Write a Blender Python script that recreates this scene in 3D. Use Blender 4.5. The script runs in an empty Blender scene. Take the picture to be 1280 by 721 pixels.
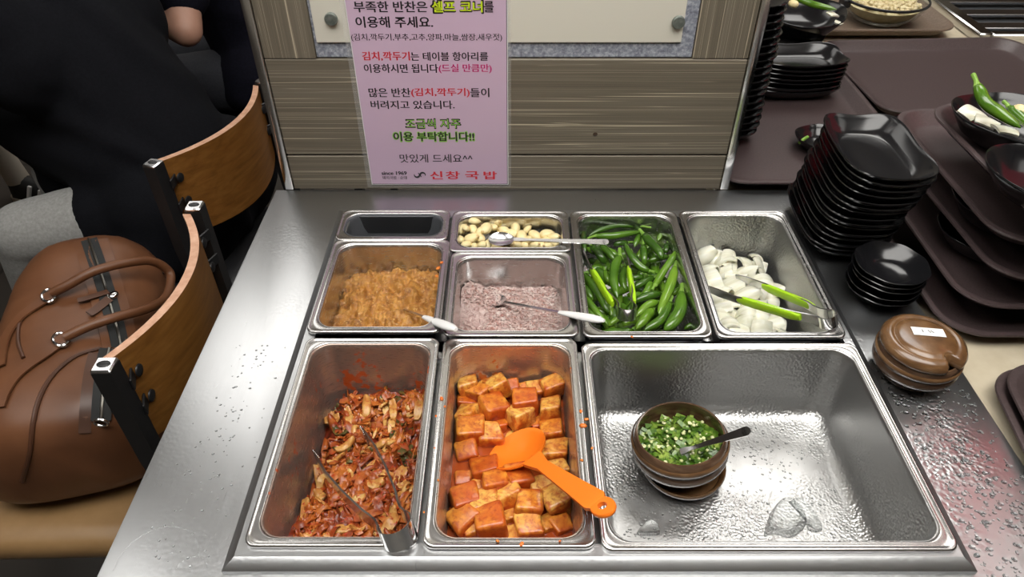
import bpy, bmesh, math, random
from mathutils import Vector, Matrix, noise as mnoise
from mathutils.bvhtree import BVHTree
random.seed(7)
C = bpy.context.scene.collection
SC = bpy.context.scene
PI = math.pi
ZC = 0.85                       # height of the steel counter top
PITCH = math.radians(40.5); FPX = 888.0; CAMH = 0.60

# ------------------------------------------------------------------ camera, light, exposure
cd = bpy.data.cameras.new('camera'); cam = bpy.data.objects.new('camera', cd); C.objects.link(cam)
cam.location = (0, 0, ZC + CAMH); cam.rotation_euler = (PI/2 - PITCH, 0, 0)
cd.sensor_width = 36; cd.lens = 36*FPX/1280; cd.clip_start = 0.01
SC.camera = cam
SC.view_settings.view_transform = 'Standard'; SC.view_settings.look = 'None'
SC.view_settings.gamma = 1; SC.view_settings.use_curve_mapping = False
SC.view_settings.exposure = 0.1
SC.cycles.use_denoising = True
SC.cycles.max_bounces = 8; SC.cycles.transparent_max_bounces = 12
SC.cycles.caustics_reflective = False; SC.cycles.caustics_refractive = False
SC.cycles.sample_clamp_indirect = 4
W = bpy.data.worlds.new('world'); SC.world = W; W.use_nodes = True
W.node_tree.nodes['Background'].inputs[0].default_value = (0.9, 0.95, 1, 1)
W.node_tree.nodes['Background'].inputs[1].default_value = 0.05
LAMPS = [  # centre x, y, size x, size y, strength
    (-1.40, 2.75, 1.6, 1.5, 2.6),
    (0.95, 1.95, 0.9, 0.9, 6.5),
    (0.10, 0.25, 1.9, 1.0, 7.5),
    (1.70, 0.50, 0.5, 1.2, 2.0),
    (-1.6, 0.30, 0.5, 1.2, 5.0),
    (0.2, 3.4, 1.2, 0.3, 5.0),
]

# ------------------------------------------------------------------ helpers
WL = {}
def at(u, v, h=0.0):
    """point seen at photo pixel (u, v) and lying h above the counter top"""
    a = (u-640)/FPX; b = (360.5-v)/FPX
    dz = -math.sin(PITCH) + math.cos(PITCH)*b; dy = math.cos(PITCH) + math.sin(PITCH)*b
    t = (CAMH-h)/-dz
    return Vector((a*t, dy*t, ZC+h))
def on_y(u, v, y):
    a = (u-640)/FPX; b = (360.5-v)/FPX
    dz = -math.sin(PITCH) + math.cos(PITCH)*b; dy = math.cos(PITCH) + math.sin(PITCH)*b
    t = y/dy
    return Vector((a*t, y, ZC+CAMH+dz*t))

class MB:
    def __init__(s): s.v = []; s.f = []; s.m = []
    def loop(s, pts):
        i = len(s.v); s.v += [Vector(p) for p in pts]; return list(range(i, i+len(pts)))
    def face(s, idx, m=0): s.f.append(tuple(idx)); s.m.append(m)
    def bridge(s, a, b, closed=True, m=0):
        n = len(a)
        for i in range(n if closed else n-1):
            j = (i+1) % n; s.face((a[i], a[j], b[j], b[i]), m)
    def cap(s, a, m=0): s.face(a, m)
    def loops(s, L, closed=True, cap0=False, cap1=False, m=0):
        ids = [s.loop(p) for p in L]
        for a, b in zip(ids, ids[1:]): s.bridge(a, b, closed, m)
        if cap0: s.cap(ids[0], m)
        if cap1: s.cap(ids[-1], m)
        return ids
    def box(s, c, d, M=None, bev=0.0, m=0):
        """box with centre c, full size d, chamfered by bev"""
        hx, hy, hz = d[0]/2, d[1]/2, d[2]/2; c = Vector(c)
        b = min(bev, hx*.9, hy*.9, hz*.9)
        if b > 0:
            L = [rrect(hx-b, hy-b, b*.5, 2, -hz), rrect(hx, hy, b, 2, -hz+b), rrect(hx, hy, b, 2, hz-b), rrect(hx-b, hy-b, b*.5, 2, hz)]
        else:
            q = [(-hx,-hy),(hx,-hy),(hx,hy),(-hx,hy)]
            L = [[Vector((x,y,-hz)) for x,y in q], [Vector((x,y,hz)) for x,y in q]]
        L = [[c + (M @ p if M else p) for p in l] for l in L]
        s.loops(L, True, True, True, m)
    def tube(s, pts, r, n=8, cap=True, m=0, flat=1.0, up=None):
        pts = [Vector(p) for p in pts]; k = len(pts)
        rr = r if isinstance(r, (list, tuple)) else [r]*k
        T = [(pts[min(i+1, k-1)]-pts[max(i-1, 0)]).normalized() for i in range(k)]
        a = Vector(up) if up else (Vector((0,0,1)) if abs(T[0].z) < .9 else Vector((1,0,0)))
        L = []
        for i in range(k):
            a = (a - T[i]*a.dot(T[i])).normalized(); b = T[i].cross(a)
            L.append([pts[i] + (a*math.cos(2*PI*j/n)*flat + b*math.sin(2*PI*j/n))*rr[i] for j in range(n)])
        s.loops(L, True, cap, cap, m)
    def lathe(s, prof, n=32, c=(0,0,0), M=None, wob=None, cap0=True, cap1=True, m=0):
        c = Vector(c); L = []
        for (r, z) in prof:
            row = []
            for j in range(n):
                t = 2*PI*j/n; k = wob(t, r, z) if wob else (1, 0)
                p = Vector((r*k[0]*math.cos(t), r*k[0]*math.sin(t), z+k[1]))
                row.append(c + (M @ p if M else p))
            L.append(row)
        s.loops(L, True, cap0, cap1, m)
    def ball(s, c, r, n=10, M=None, fn=None, m=0):
        c = Vector(c); L = []
        rx, ry, rz = r if isinstance(r, (list, tuple)) else (r, r, r)
        for i in range(1, n//2+2):
            ph = PI*i/(n//2+2); row = []
            for j in range(n):
                t = 2*PI*j/n
                p = Vector((math.sin(ph)*math.cos(t), math.sin(ph)*math.sin(t), math.cos(ph)))
                k = fn(p) if fn else 1
                p = Vector((p.x*rx*k, p.y*ry*k, p.z*rz*k))
                row.append(c + (M @ p if M else p))
            L.append(row)
        s.loops(L, True, True, True, m)
    def grid(s, fn, nu, nv, m=0):
        ids = [s.loop([fn(i/(nu-1), j/(nv-1)) for j in range(nv)]) for i in range(nu)]
        for a, b in zip(ids, ids[1:]): s.bridge(a, b, False, m)
        return ids
    def capsule(s, p0, r0, p1, r1, n=14):
        p0 = Vector(p0); p1 = Vector(p1); d = p1-p0; L_ = d.length
        d = d.normalized() if L_ > 1e-6 else Vector((0,0,1))
        pts = []; rr = []
        for k in range(1, 5): a = PI/2*k/5; pts.append(p0 - d*r0*math.cos(a)); rr.append(r0*math.sin(a))
        pts.append(p0); rr.append(r0); pts.append(p1); rr.append(r1)
        for k in range(4, 0, -1): a = PI/2*k/5; pts.append(p1 + d*r1*math.cos(a)); rr.append(r1*math.sin(a))
        a = Vector((0,0,1)) if abs(d.z) < .9 else Vector((1,0,0))
        a = (a-d*a.dot(d)).normalized(); b = d.cross(a)
        s.loops([[q+(a*math.cos(2*PI*j/n)+b*math.sin(2*PI*j/n))*r for j in range(n)] for q, r in zip(pts, rr)], True, True, True)
    def build(s, name, mat, parent=None, smooth=True, sharp=40, origin=None, solid=0.0, subsurf=0):
        me = bpy.data.meshes.new(name)
        if origin is None:
            if parent is not None: origin = WL[parent.name]
            else:
                xs = [p.x for p in s.v]; ys = [p.y for p in s.v]
                origin = Vector(((min(xs)+max(xs))/2, (min(ys)+max(ys))/2, min(p.z for p in s.v)))
        origin = Vector(origin)
        me.from_pydata([p-origin for p in s.v], [], s.f)
        mats = mat if isinstance(mat, (list, tuple)) else [mat]
        for q in mats: me.materials.append(q)
        bm = bmesh.new(); bm.from_mesh(me)
        for f_, mi in zip(bm.faces, s.m): f_.material_index = mi
        bmesh.ops.recalc_face_normals(bm, faces=bm.faces)
        for f_ in bm.faces: f_.smooth = smooth
        bm.to_mesh(me); bm.free()
        if smooth and sharp: me.set_sharp_from_angle(angle=math.radians(sharp))
        o = bpy.data.objects.new(name, me); C.objects.link(o)
        WL[o.name] = origin
        if parent is not None: o.parent = parent; o.location = origin - WL[parent.name]
        else: o.location = origin
        if solid:
            md = o.modifiers.new('thickness', 'SOLIDIFY'); md.thickness = solid; md.offset = -1
        if subsurf:
            md = o.modifiers.new('smooth', 'SUBSURF'); md.levels = subsurf; md.render_levels = subsurf
        return o

def rrect(hx, hy, r, n=5, z=0.0, cx=0.0, cy=0.0):
    r = min(r, hx*.98, hy*.98); P = []
    for (sx, sy, a0) in ((1,1,0), (-1,1,PI/2), (-1,-1,PI), (1,-1,3*PI/2)):
        for k in range(n+1):
            a = a0 + PI/2*k/n
            P.append(Vector((cx+sx*(hx-r)+r*math.cos(a), cy+sy*(hy-r)+r*math.sin(a), z)))
    return P
def thing(name, label, cat, loc=(0,0,0), group=None):
    o = bpy.data.objects.new(name, None); C.objects.link(o); o.location = loc; o.empty_display_size = .05
    WL[o.name] = Vector(loc); tag(o, label, cat, group); return o
def tag(o, label=None, cat=None, group=None, kind=None):
    if label: o['label'] = label
    if cat: o['category'] = cat
    if group: o['group'] = group
    if kind: o['kind'] = kind
    return o
def struct(o): o['kind'] = 'structure'; return o
def dup(root, M, label=None, group=None):
    """copy of a thing with its parts and sub-parts, placed by matrix M"""
    r = root.copy(); C.objects.link(r); r.matrix_world = M; r.location = M.translation; r.rotation_euler = M.to_euler(); r.scale = M.to_scale()
    if label: r['label'] = label
    if group: r['group'] = group
    for ch in list(root.children):
        c = ch.copy(); C.objects.link(c); c.parent = r
        for g in list(ch.children):
            d = g.copy(); C.objects.link(d); d.parent = c
    return r
def TR(loc, rz=0, rx=0, ry=0, s=1):
    return Matrix.Translation(loc) @ Matrix.Rotation(rz, 4, 'Z') @ Matrix.Rotation(rx, 4, 'X') @ Matrix.Rotation(ry, 4, 'Y') @ Matrix.Scale(s, 4)
def R3(rz=0, rx=0, ry=0): return (Matrix.Rotation(rz, 3, 'Z') @ Matrix.Rotation(rx, 3, 'X') @ Matrix.Rotation(ry, 3, 'Y'))
def spline(pts, n=6):
    """Catmull-Rom through the points"""
    P = [Vector(p) for p in pts]; P = [P[0]*2-P[1]] + P + [P[-1]*2-P[-2]]; out = []
    for i in range(1, len(P)-2):
        for k in range(n):
            t = k/n; a, b, c, d = P[i-1], P[i], P[i+1], P[i+2]
            out.append(.5*((2*b)+(c-a)*t+(2*a-5*b+4*c-d)*t*t+(3*b-a-3*c+d)*t**3))
    out.append(P[-2]); return out
ORD = ['first','second','third','fourth','fifth','sixth','seventh','eighth','ninth','tenth','eleventh','twelfth','thirteenth','fourteenth','fifteenth','sixteenth','seventeenth','eighteenth']
def rank_labels(objs, rows, fmt):
    """label things of a pile by the row they lie in (front to back) and their place along it"""
    names = ['front row'] + [ORD[k]+' row' for k in range(1, rows)]; names[-1] = 'back row'
    S = sorted(objs, key=lambda q: q[1].y); n = len(S)
    for k in range(rows):
        row = sorted(S[k*n//rows:(k+1)*n//rows], key=lambda q: q[1].x)
        for i, (o, p) in enumerate(row):
            w = 'leftmost' if i == 0 else ('rightmost' if i == len(row)-1 else ORD[i]+' from left')
            o['label'] = fmt.format(w=w, row=names[k], k=o.get('look', ''))
            if 'look' in o: del o['look']

# ------------------------------------------------------------------ materials
def mat(name, col, rough=.5, metal=0.0, spec=.5, coat=0.0, trans=0.0, ior=1.45, emit=None, sss=0.0):
    m = bpy.data.materials.new(name); m.use_nodes = True
    b = m.node_tree.nodes['Principled BSDF']
    b.inputs['Base Color'].default_value = (*col, 1); b.inputs['Roughness'].default_value = rough
    b.inputs['Metallic'].default_value = metal; b.inputs['Specular IOR Level'].default_value = spec
    b.inputs['Coat Weight'].default_value = coat; b.inputs['Coat Roughness'].default_value = .08
    b.inputs['Transmission Weight'].default_value = trans; b.inputs['IOR'].default_value = ior
    if sss: b.inputs['Subsurface Weight'].default_value = sss; b.inputs['Subsurface Radius'].default_value = (.004,.003,.002)
    if emit: b.inputs['Emission Color'].default_value = (*emit[0], 1); b.inputs['Emission Strength'].default_value = emit[1]
    return m
def nd(m, t, **k):
    n = m.node_tree.nodes.new(t)
    for a, v in k.items():
        if a in n.inputs.keys(): n.inputs[a].default_value = v
        else: setattr(n, a, v)
    return n
def lk(m, a, b): m.node_tree.links.new(a, b)
def coords(m, scale=(1,1,1), kind='Object', rot=(0,0,0)):
    t = nd(m, 'ShaderNodeTexCoord'); p = nd(m, 'ShaderNodeMapping'); p.inputs['Scale'].default_value = scale; p.inputs['Rotation'].default_value = rot
    lk(m, t.outputs[kind], p.inputs['Vector']); return p.outputs['Vector']
def ramp(m, src, stops, interp='LINEAR'):
    r = nd(m, 'ShaderNodeValToRGB'); r.color_ramp.interpolation = interp; e = r.color_ramp.elements
    while len(e) < len(stops): e.new(.5)
    for q, (p, c) in zip(e, stops): q.position = p; q.color = (*c, 1) if len(c) == 3 else c
    lk(m, src, r.inputs[0]); return r.outputs[0]
def nz(m, vec, scale, detail=4, rough=.55, dist=0):
    n = nd(m, 'ShaderNodeTexNoise'); n.inputs['Scale'].default_value = scale; n.inputs['Detail'].default_value = detail
    n.inputs['Roughness'].default_value = rough; n.inputs['Distortion'].default_value = dist
    lk(m, vec, n.inputs['Vector']); return n.outputs['Fac']
def bsdf(m): return m.node_tree.nodes['Principled BSDF']
def bump(m, h, strength=.2, dist=.002):
    b = nd(m, 'ShaderNodeBump'); b.inputs['Strength'].default_value = strength; b.inputs['Distance'].default_value = dist
    lk(m, h, b.inputs['Height'])
    p = bsdf(m).inputs['Normal']
    if p.is_linked: lk(m, p.links[0].from_socket, b.inputs['Normal'])
    lk(m, b.outputs[0], p); return b
def setcol(m, out): lk(m, out, bsdf(m).inputs['Base Color'])
def mixc(m, fac, a, b):
    x = nd(m, 'ShaderNodeMix', data_type='RGBA')
    def put(i, q):
        if isinstance(q, tuple): x.inputs[i].default_value = (*q, 1)
        else: lk(m, q, x.inputs[i])
    if isinstance(fac, float): x.inputs[0].default_value = fac
    else: lk(m, fac, x.inputs[0])
    put(6, a); put(7, b); return x.outputs[2]
def noisy(name, stops, scale, rough=.5, kind='Object', stretch=(1,1,1), bmp=0, bdist=.002, detail=5, **k):
    m = mat(name, stops[0][1], rough, **k); v = coords(m, stretch, kind)
    f = nz(m, v, scale, detail); setcol(m, ramp(m, f, stops))
    if bmp: bump(m, f, bmp, bdist)
    return m

def steel(name, base, rough, brush=(2,90,2), wet=0.0, stain=None, side=False, bead=260):
    m = mat(name, base, rough, 1.0)
    v = coords(m, brush, 'Generated' if False else 'Object')
    f = nz(m, v, 14, 3)
    mr = nd(m, 'ShaderNodeMapRange'); mr.inputs[3].default_value = rough*.8; mr.inputs[4].default_value = rough*1.25
    lk(m, f, mr.inputs[0]); lk(m, mr.outputs[0], bsdf(m).inputs['Roughness'])
    bump(m, f, .06, .0006)
    if wet:
        v2 = coords(m, (1,1,1)); vo = nd(m, 'ShaderNodeTexVoronoi', feature='SMOOTH_F1'); vo.inputs['Scale'].default_value = bead
        lk(m, v2, vo.inputs['Vector'])
        msk = ramp(m, nz(m, v2, 9, 3), [(.42,(0,0,0)),(.62,(1,1,1))])
        mu = nd(m, 'ShaderNodeMath', operation='MULTIPLY'); lk(m, vo.outputs['Distance'], mu.inputs[0]); lk(m, msk, mu.inputs[1])
        if side:                       # water beads lie thickest on the right-hand strip of the counter
            sx = nd(m, 'ShaderNodeSeparateXYZ'); lk(m, v2, sx.inputs[0]); mk = ramp(m, sx.outputs[0], [(.30,(.12,.12,.12)),(.36,(1,1,1)),(.395,(1,1,1)),(.425,(.1,.1,.1))])
            m2 = nd(m, 'ShaderNodeMath', operation='MULTIPLY'); lk(m, mu.outputs[0], m2.inputs[0]); lk(m, mk, m2.inputs[1]); mu = m2
        bump(m, mu.outputs[0], wet, .002)
    if stain:
        v3 = coords(m, (1,1,1)); f3 = nz(m, v3, 95, 5, .6)
        cl = nz(m, v3, 14, 3)
        mu = nd(m, 'ShaderNodeMath', operation='MULTIPLY'); lk(m, f3, mu.inputs[0]); lk(m, cl, mu.inputs[1])
        msk = ramp(m, mu.outputs[0], [(stain[1],(0,0,0)),(stain[1]+.04,(1,1,1))])
        setcol(m, mixc(m, msk, mixc(m, stain[2], base, stain[3]), stain[0]))
        mm = nd(m, 'ShaderNodeMapRange'); mm.inputs[3].default_value = 1-stain[2]*.6; mm.inputs[4].default_value = 0
        lk(m, msk, mm.inputs[0]); lk(m, mm.outputs[0], bsdf(m).inputs['Metallic'])
    return m
M = {}
M['counter'] = steel('brushed_steel', (.58,.59,.60), .30, (90,2,2), wet=.55, side=True)
M['pan'] = steel('pan_steel', (.60,.59,.58), .25, (6,6,40))
M['pan_wet'] = steel('wet_pan_steel', (.46,.46,.455), .36, (6,6,40), wet=.6, bead=360)
M['pan_kimchi'] = steel('kimchi_stained_steel', (.52,.48,.45), .28, (6,6,40), stain=((.40,.07,.015), .335, .55, (.22,.10,.05)))
M['pan_radish'] = steel('radish_stained_steel', (.56,.52,.48), .28, (6,6,40), stain=((.50,.13,.02), .36, .35, (.40,.20,.08)))
M['pan_dark'] = mat('dark_grey_steel', (.10,.105,.115), .5, .3)  # even dark grey, well below the tone of the other pan steels
M['chrome'] = mat('polished_steel', (.72,.72,.72), .14, 1.0)
M['utensil'] = mat('utensil_steel', (.62,.62,.63), .2, 1.0)
M['steel_side'] = steel('cabinet_steel', (.5,.5,.5), .35, (90,2,2))
M['black_metal'] = noisy('black_painted_steel', [(0,(.010,.010,.011)),(1,(.018,.018,.019))], 60, .42)
M['melamine'] = noisy('black_melamine', [(0,(.006,.006,.007)),(.62,(.008,.008,.009)),(.75,(.014,.014,.016))], 240, .16, spec=.6)
M['tray'] = noisy('brown_tray_plastic', [(.35,(.050,.034,.034)),(.65,(.068,.048,.048))], 320, .42, bmp=.1, bdist=.0004)
M['tray_tan'] = noisy('tan_tray_plastic', [(.35,(.13,.095,.07)),(.65,(.19,.14,.105))], 320, .45, bmp=.1, bdist=.0004)
M['beige'] = noisy('beige_laminate', [(.3,(.50,.43,.31)),(.7,(.60,.53,.40))], 30, .4)
M['white_plastic'] = mat('white_plastic', (.80,.80,.79), .3)
M['orange'] = mat('orange_nylon', (.86,.19,.012), .35, sss=.0)
M['lime'] = mat('lime_silicone', (.36,.62,.015), .42)
M['lime2'] = mat('pale_lime_silicone', (.42,.60,.10), .42)
M['rubber'] = mat('black_rubber', (.012,.012,.012), .6)
def clear(name, tint, k, refr=0):
    m = mat(name, (1,1,1), .03); nt = m.node_tree; t = nd(m, 'ShaderNodeBsdfTransparent'); t.inputs[0].default_value = (*tint, 1)
    g = nd(m, 'ShaderNodeBsdfGlossy'); g.inputs['Roughness'].default_value = .03; f = nd(m, 'ShaderNodeFresnel'); f.inputs['IOR'].default_value = k
    x = nd(m, 'ShaderNodeMixShader'); ge = nd(m, 'ShaderNodeNewGeometry'); q1 = nd(m, 'ShaderNodeMath', operation='SUBTRACT'); q1.inputs[0].default_value = 1; lk(m, ge.outputs['Backfacing'], q1.inputs[1]); q2 = nd(m, 'ShaderNodeMath', operation='MULTIPLY'); lk(m, f.outputs[0], q2.inputs[0]); lk(m, q1.outputs[0], q2.inputs[1]); lk(m, q2.outputs[0], x.inputs[0])
    if refr:
        rf = nd(m, 'ShaderNodeBsdfRefraction'); rf.inputs['IOR'].default_value = k; rf.inputs['Roughness'].default_value = .02; y = nd(m, 'ShaderNodeMixShader'); y.inputs[0].default_value = refr
        lk(m, t.outputs[0], y.inputs[1]); lk(m, rf.outputs[0], y.inputs[2]); t = y
    lk(m, t.outputs[0], x.inputs[1])
    lk(m, g.outputs[0], x.inputs[2]); lk(m, x.outputs[0], nt.nodes['Material Output'].inputs[0]); return m
M['water'] = clear('water', (.97,.98,.98), 1.33, .45)
M['glass'] = clear('clear_glass', (.93,.95,.94), 1.45)
M['paper'] = noisy('pink_paper', [(.3,(.62,.45,.595)),(.7,(.65,.475,.625))], 5, .45, coat=.25)
M['white'] = mat('white_paper', (.82,.81,.80), .4)
M['ink'] = mat('black_ink', (.012,.010,.014), .5)
M['red_ink'] = mat('red_ink', (.70,.035,.05), .5)
M['pink_ink'] = mat('crimson_ink', (.62,.03,.20), .5)
M['yellow_ink'] = mat('yellow_green_ink', (.62,.80,.02), .5)
M['green_ink'] = mat('green_ink', (.30,.62,.10), .5)
M['pink_hl'] = mat('pale_red_ink', (.72,.22,.22), .5)
# laminate sleeve of the notice
m = mat('clear_laminate', (1,1,1), .12); t = nd(m, 'ShaderNodeBsdfTransparent'); x = nd(m, 'ShaderNodeMixShader'); x.inputs[0].default_value = .07
lk(m, t.outputs[0], x.inputs[1]); lk(m, bsdf(m).outputs[0], x.inputs[2]); lk(m, x.outputs[0], m.node_tree.nodes['Material Output'].inputs[0]); M['laminate'] = m
# grey-brown wood boards with pale streaks along the grain
def streak_wood(name, along):
    m = mat(name, (.2,.17,.13), .55)
    sc = (.6,30,30) if along == 'x' else (30,30,.6)
    v = coords(m, sc); f = nz(m, v, 3.2, 6, .65, .3)
    base = ramp(m, f, [(.25,(.105,.088,.063)),(.5,(.158,.134,.100)),(.75,(.20,.175,.135))])
    v2 = coords(m, (.22,1,62) if along == 'x' else (62,1,.22)); s = nz(m, v2, 2.0, 1, .4)
    ln = ramp(m, s, [(.560,(0,0,0)),(.567,(1,1,1)),(.574,(1,1,1)),(.581,(0,0,0))])
    s2 = nz(m, coords(m, (.4,1,100) if along == 'x' else (100,1,.4)), 2.0, 1, .4)
    ln2 = ramp(m, s2, [(.470,(0,0,0)),(.476,(.8,.8,.8)),(.482,(0,0,0))])
    ad = nd(m, 'ShaderNodeMath', operation='MAXIMUM'); lk(m, ln, ad.inputs[0]); lk(m, ln2, ad.inputs[1])
    setcol(m, mixc(m, ad.outputs[0], base, (.52,.45,.33))); bump(m, f, .15, .001); return m
M['wood_h'] = streak_wood('grey_brown_wood_across', 'x'); M['wood_v'] = streak_wood('grey_brown_wood_upright', 'z')
M['granite'] = noisy('speckled_grey_laminate', [(.3,(.16,.17,.22)),(.5,(.30,.32,.38)),(.7,(.52,.54,.60))], 260, .4)
M['board_white'] = mat('ivory_panel', (.72,.69,.60), .4)
M['screw'] = noisy('dull_screw_cap', [(.3,(.14,.17,.15)),(.7,(.26,.28,.26))], 160, .35, metal=.6)
def chairwood():
    m = mat('varnished_plywood', (.4,.2,.06), .32, coat=.2); v = coords(m, (8,1.2,14)); f = nz(m, v, 6, 5, .6, .5)
    setcol(m, ramp(m, f, [(.25,(.15,.058,.011)),(.5,(.235,.098,.020)),(.8,(.33,.15,.038))])); return m
M['chair_wood'] = chairwood()
M['chair_edge'] = noisy('worn_plywood_edge', [(.3,(.42,.21,.12)),(.7,(.60,.36,.24))], 70, .4)
M['tan_leather'] = noisy('tan_vinyl', [(.3,(.20,.115,.045)),(.7,(.30,.18,.08))], 12, .38, bmp=.3, bdist=.003)
M['black_vinyl'] = noisy('black_vinyl', [(.3,(.012,.012,.014)),(.7,(.02,.02,.022))], 12, .5)
M['leather'] = noisy('brown_leather', [(.25,(.082,.031,.013)),(.5,(.118,.046,.019)),(.8,(.165,.068,.030))], 9, .42, bmp=.12, bdist=.004)
M['leather_dark'] = noisy('dark_brown_leather', [(.25,(.05,.020,.010)),(.8,(.085,.034,.017))], 9, .42, bmp=.1, bdist=.003)
M['zip_tape'] = mat('black_zip_tape', (.012,.013,.013), .7)
M['zip_metal'] = mat('dark_nickel', (.30,.29,.26), .3, 1.0)
M['coat'] = noisy('black_wool', [(.3,(.0042,.0045,.006)),(.7,(.007,.0075,.010))], 200, .9, bmp=.3, bdist=.001, spec=.12)
M['navy'] = noisy('dark_navy_cotton', [(.3,(.0045,.0045,.008)),(.7,(.008,.008,.015))], 160, .9, bmp=.2, bdist=.001, spec=.12)
M['skin'] = noisy('skin', [(.3,(.36,.19,.13)),(.7,(.44,.25,.18))], 14, .5)
M['hair'] = mat('black_hair', (.010,.008,.007), .45)
M['denim'] = noisy('dark_trousers', [(.3,(.02,.022,.03)),(.7,(.035,.037,.045))], 200, .8)
M['grey_cloth'] = noisy('light_grey_cloth', [(.3,(.24,.24,.23)),(.7,(.34,.34,.33))], 150, .85, bmp=.3, bdist=.001)
M['sole'] = mat('cream_sole', (.55,.50,.42), .6)
M['stoneware'] = None
def stoneware():
    m = mat('brown_glazed_stoneware', (.1,.05,.03), .22, spec=.6, coat=.3); v = coords(m, (1,1,7)); f = nz(m, v, 16, 5, .6)
    setcol(m, ramp(m, f, [(.3,(.045,.022,.012)),(.5,(.085,.045,.024)),(.72,(.17,.10,.055))])); return m
M['stoneware'] = stoneware()
M['stone_light'] = noisy('tan_glazed_stoneware', [(.3,(.075,.035,.014)),(.5,(.13,.065,.026)),(.75,(.24,.135,.065))], 30, .25, stretch=(1,1,4), spec=.6, coat=.3)
# food
def chili_mat():
    m = mat('green_chili_skin', (.05,.2,.02), .20, spec=.6, coat=.35)
    oi = nd(m, 'ShaderNodeObjectInfo'); f = nz(m, coords(m), 28, 4)
    a = ramp(m, oi.outputs['Random'], [(0,(.024,.070,.006)),(.5,(.058,.150,.010)),(1,(.12,.25,.018))])
    b = ramp(m, oi.outputs['Random'], [(0,(.038,.105,.008)),(.5,(.095,.215,.014)),(1,(.17,.31,.025))])
    setcol(m, mixc(m, ramp(m, f, [(.4,(0,0,0)),(.65,(1,1,1))]), a, b)); bump(m, f, .25, .003); return m
M['chili'] = chili_mat()
M['stem'] = noisy('chili_stem', [(.3,(.14,.30,.035)),(.7,(.24,.40,.07))], 60, .45)
M['garlic'] = noisy('peeled_garlic', [(.3,(.74,.60,.28)),(.7,(.84,.74,.44))], 50, .35, sss=.1)
M['garlic_end'] = mat('garlic_root_end', (.62,.46,.22), .5)
def onion_mat():
    m = mat('raw_onion', (.75,.74,.62), .25, sss=.15, coat=.2); f = nz(m, coords(m, (1,9,1)), 14, 3)
    setcol(m, ramp(m, f, [(.3,(.62,.60,.44)),(.5,(.76,.75,.62)),(.75,(.84,.84,.76))])); return m
M['onion'] = onion_mat()
def radish_mat():
    m = mat('radish_kimchi', (.6,.2,.04), .3, coat=.3); oi = nd(m, 'ShaderNodeObjectInfo')
    v = coords(m); f = nz(m, v, 26, 3); g = nz(m, v, 190, 4, .65)
    ad = nd(m, 'ShaderNodeMath', operation='ADD'); lk(m, f, ad.inputs[0])
    sc = nd(m, 'ShaderNodeMapRange'); sc.inputs[3].default_value = -.20; sc.inputs[4].default_value = .18; lk(m, oi.outputs['Random'], sc.inputs[0]); lk(m, sc.outputs[0], ad.inputs[1])
    body = ramp(m, ad.outputs[0], [(.30,(.74,.42,.09)),(.44,(.70,.27,.032)),(.62,(.50,.095,.010)),(.8,(.38,.045,.007))])
    fl = ramp(m, g, [(.50,(0,0,0)),(.70,(.85,.85,.85))])
    sm = ramp(m, nz(m, v, 60, 4, .6, .8), [(.42,(0,0,0)),(.58,(.85,.85,.85))])
    setcol(m, mixc(m, fl, mixc(m, sm, body, (.46,.085,.010)), (.28,.024,.006))); bump(m, g, .35, .002); return m
M['radish'] = radish_mat()
M['brine'] = noisy('red_brine', [(.3,(.30,.045,.010)),(.7,(.42,.085,.018))], 30, .12, bmp=.2, bdist=.003, spec=.6)
def kimchi_mat(name, stops):
    m = mat(name, (.4,.1,.02), .32, coat=.12); v = coords(m); f = nz(m, v, 34, 6, .65, .6); g = nz(m, v, 260, 4, .6)
    c = ramp(m, f, stops); setcol(m, mixc(m, ramp(m, g, [(.58,(0,0,0)),(.66,(1,1,1))]), c, (.38,.030,.008))); bump(m, f, .5, .004); return m
M['kimchi'] = kimchi_mat('kimchi_red', [(.30,(.10,.013,.005)),(.44,(.27,.048,.010)),(.56,(.43,.118,.020)),(.68,(.52,.19,.04)),(.82,(.60,.34,.11))])
M['kimchi_pale'] = kimchi_mat('kimchi_stem', [(.30,(.36,.08,.015)),(.44,(.52,.22,.05)),(.6,(.62,.38,.12)),(.8,(.68,.50,.22))])
M['kimchi_leaf'] = kimchi_mat('kimchi_leaf', [(.3,(.035,.035,.010)),(.5,(.09,.075,.018)),(.75,(.25,.10,.02))])
def paste_mat():
    m = mat('soybean_paste', (.45,.22,.05), .33, coat=.2); v = coords(m); f = nz(m, v, 60, 8, .7); g = nz(m, v, 420, 3)
    c = ramp(m, f, [(.3,(.13,.042,.007)),(.46,(.38,.155,.026)),(.6,(.52,.25,.05)),(.75,(.62,.36,.10))])
    setcol(m, mixc(m, ramp(m, g, [(.60,(0,0,0)),(.68,(1,1,1))]), c, (.68,.44,.16))); bump(m, f, .8, .006); bump(m, g, .4, .001); return m
M['paste'] = paste_mat()
def shrimp_mat():
    m = mat('salted_shrimp', (.6,.45,.42), .35, coat=.2); v = coords(m, (1,1,1)); f = nz(m, v, 150, 6, .7, 1.2); g = nz(m, v, 330, 4)
    c = ramp(m, f, [(.32,(.26,.12,.10)),(.46,(.50,.34,.31)),(.62,(.68,.54,.50)),(.8,(.72,.66,.62))])
    setcol(m, mixc(m, ramp(m, g, [(.66,(0,0,0)),(.70,(1,1,1))]), c, (.16,.10,.10))); bump(m, f, .8, .004); return m
M['shrimp'] = shrimp_mat()
def shr_bits():
    m = mat('shrimp_bits', (.6,.45,.42), .3, coat=.3); f = nz(m, coords(m), 130, 2)
    setcol(m, ramp(m, f, [(.32,(.40,.19,.155)),(.5,(.58,.42,.38)),(.68,(.68,.58,.54))])); return m
M['shrimp_bits'] = shr_bits()
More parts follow.
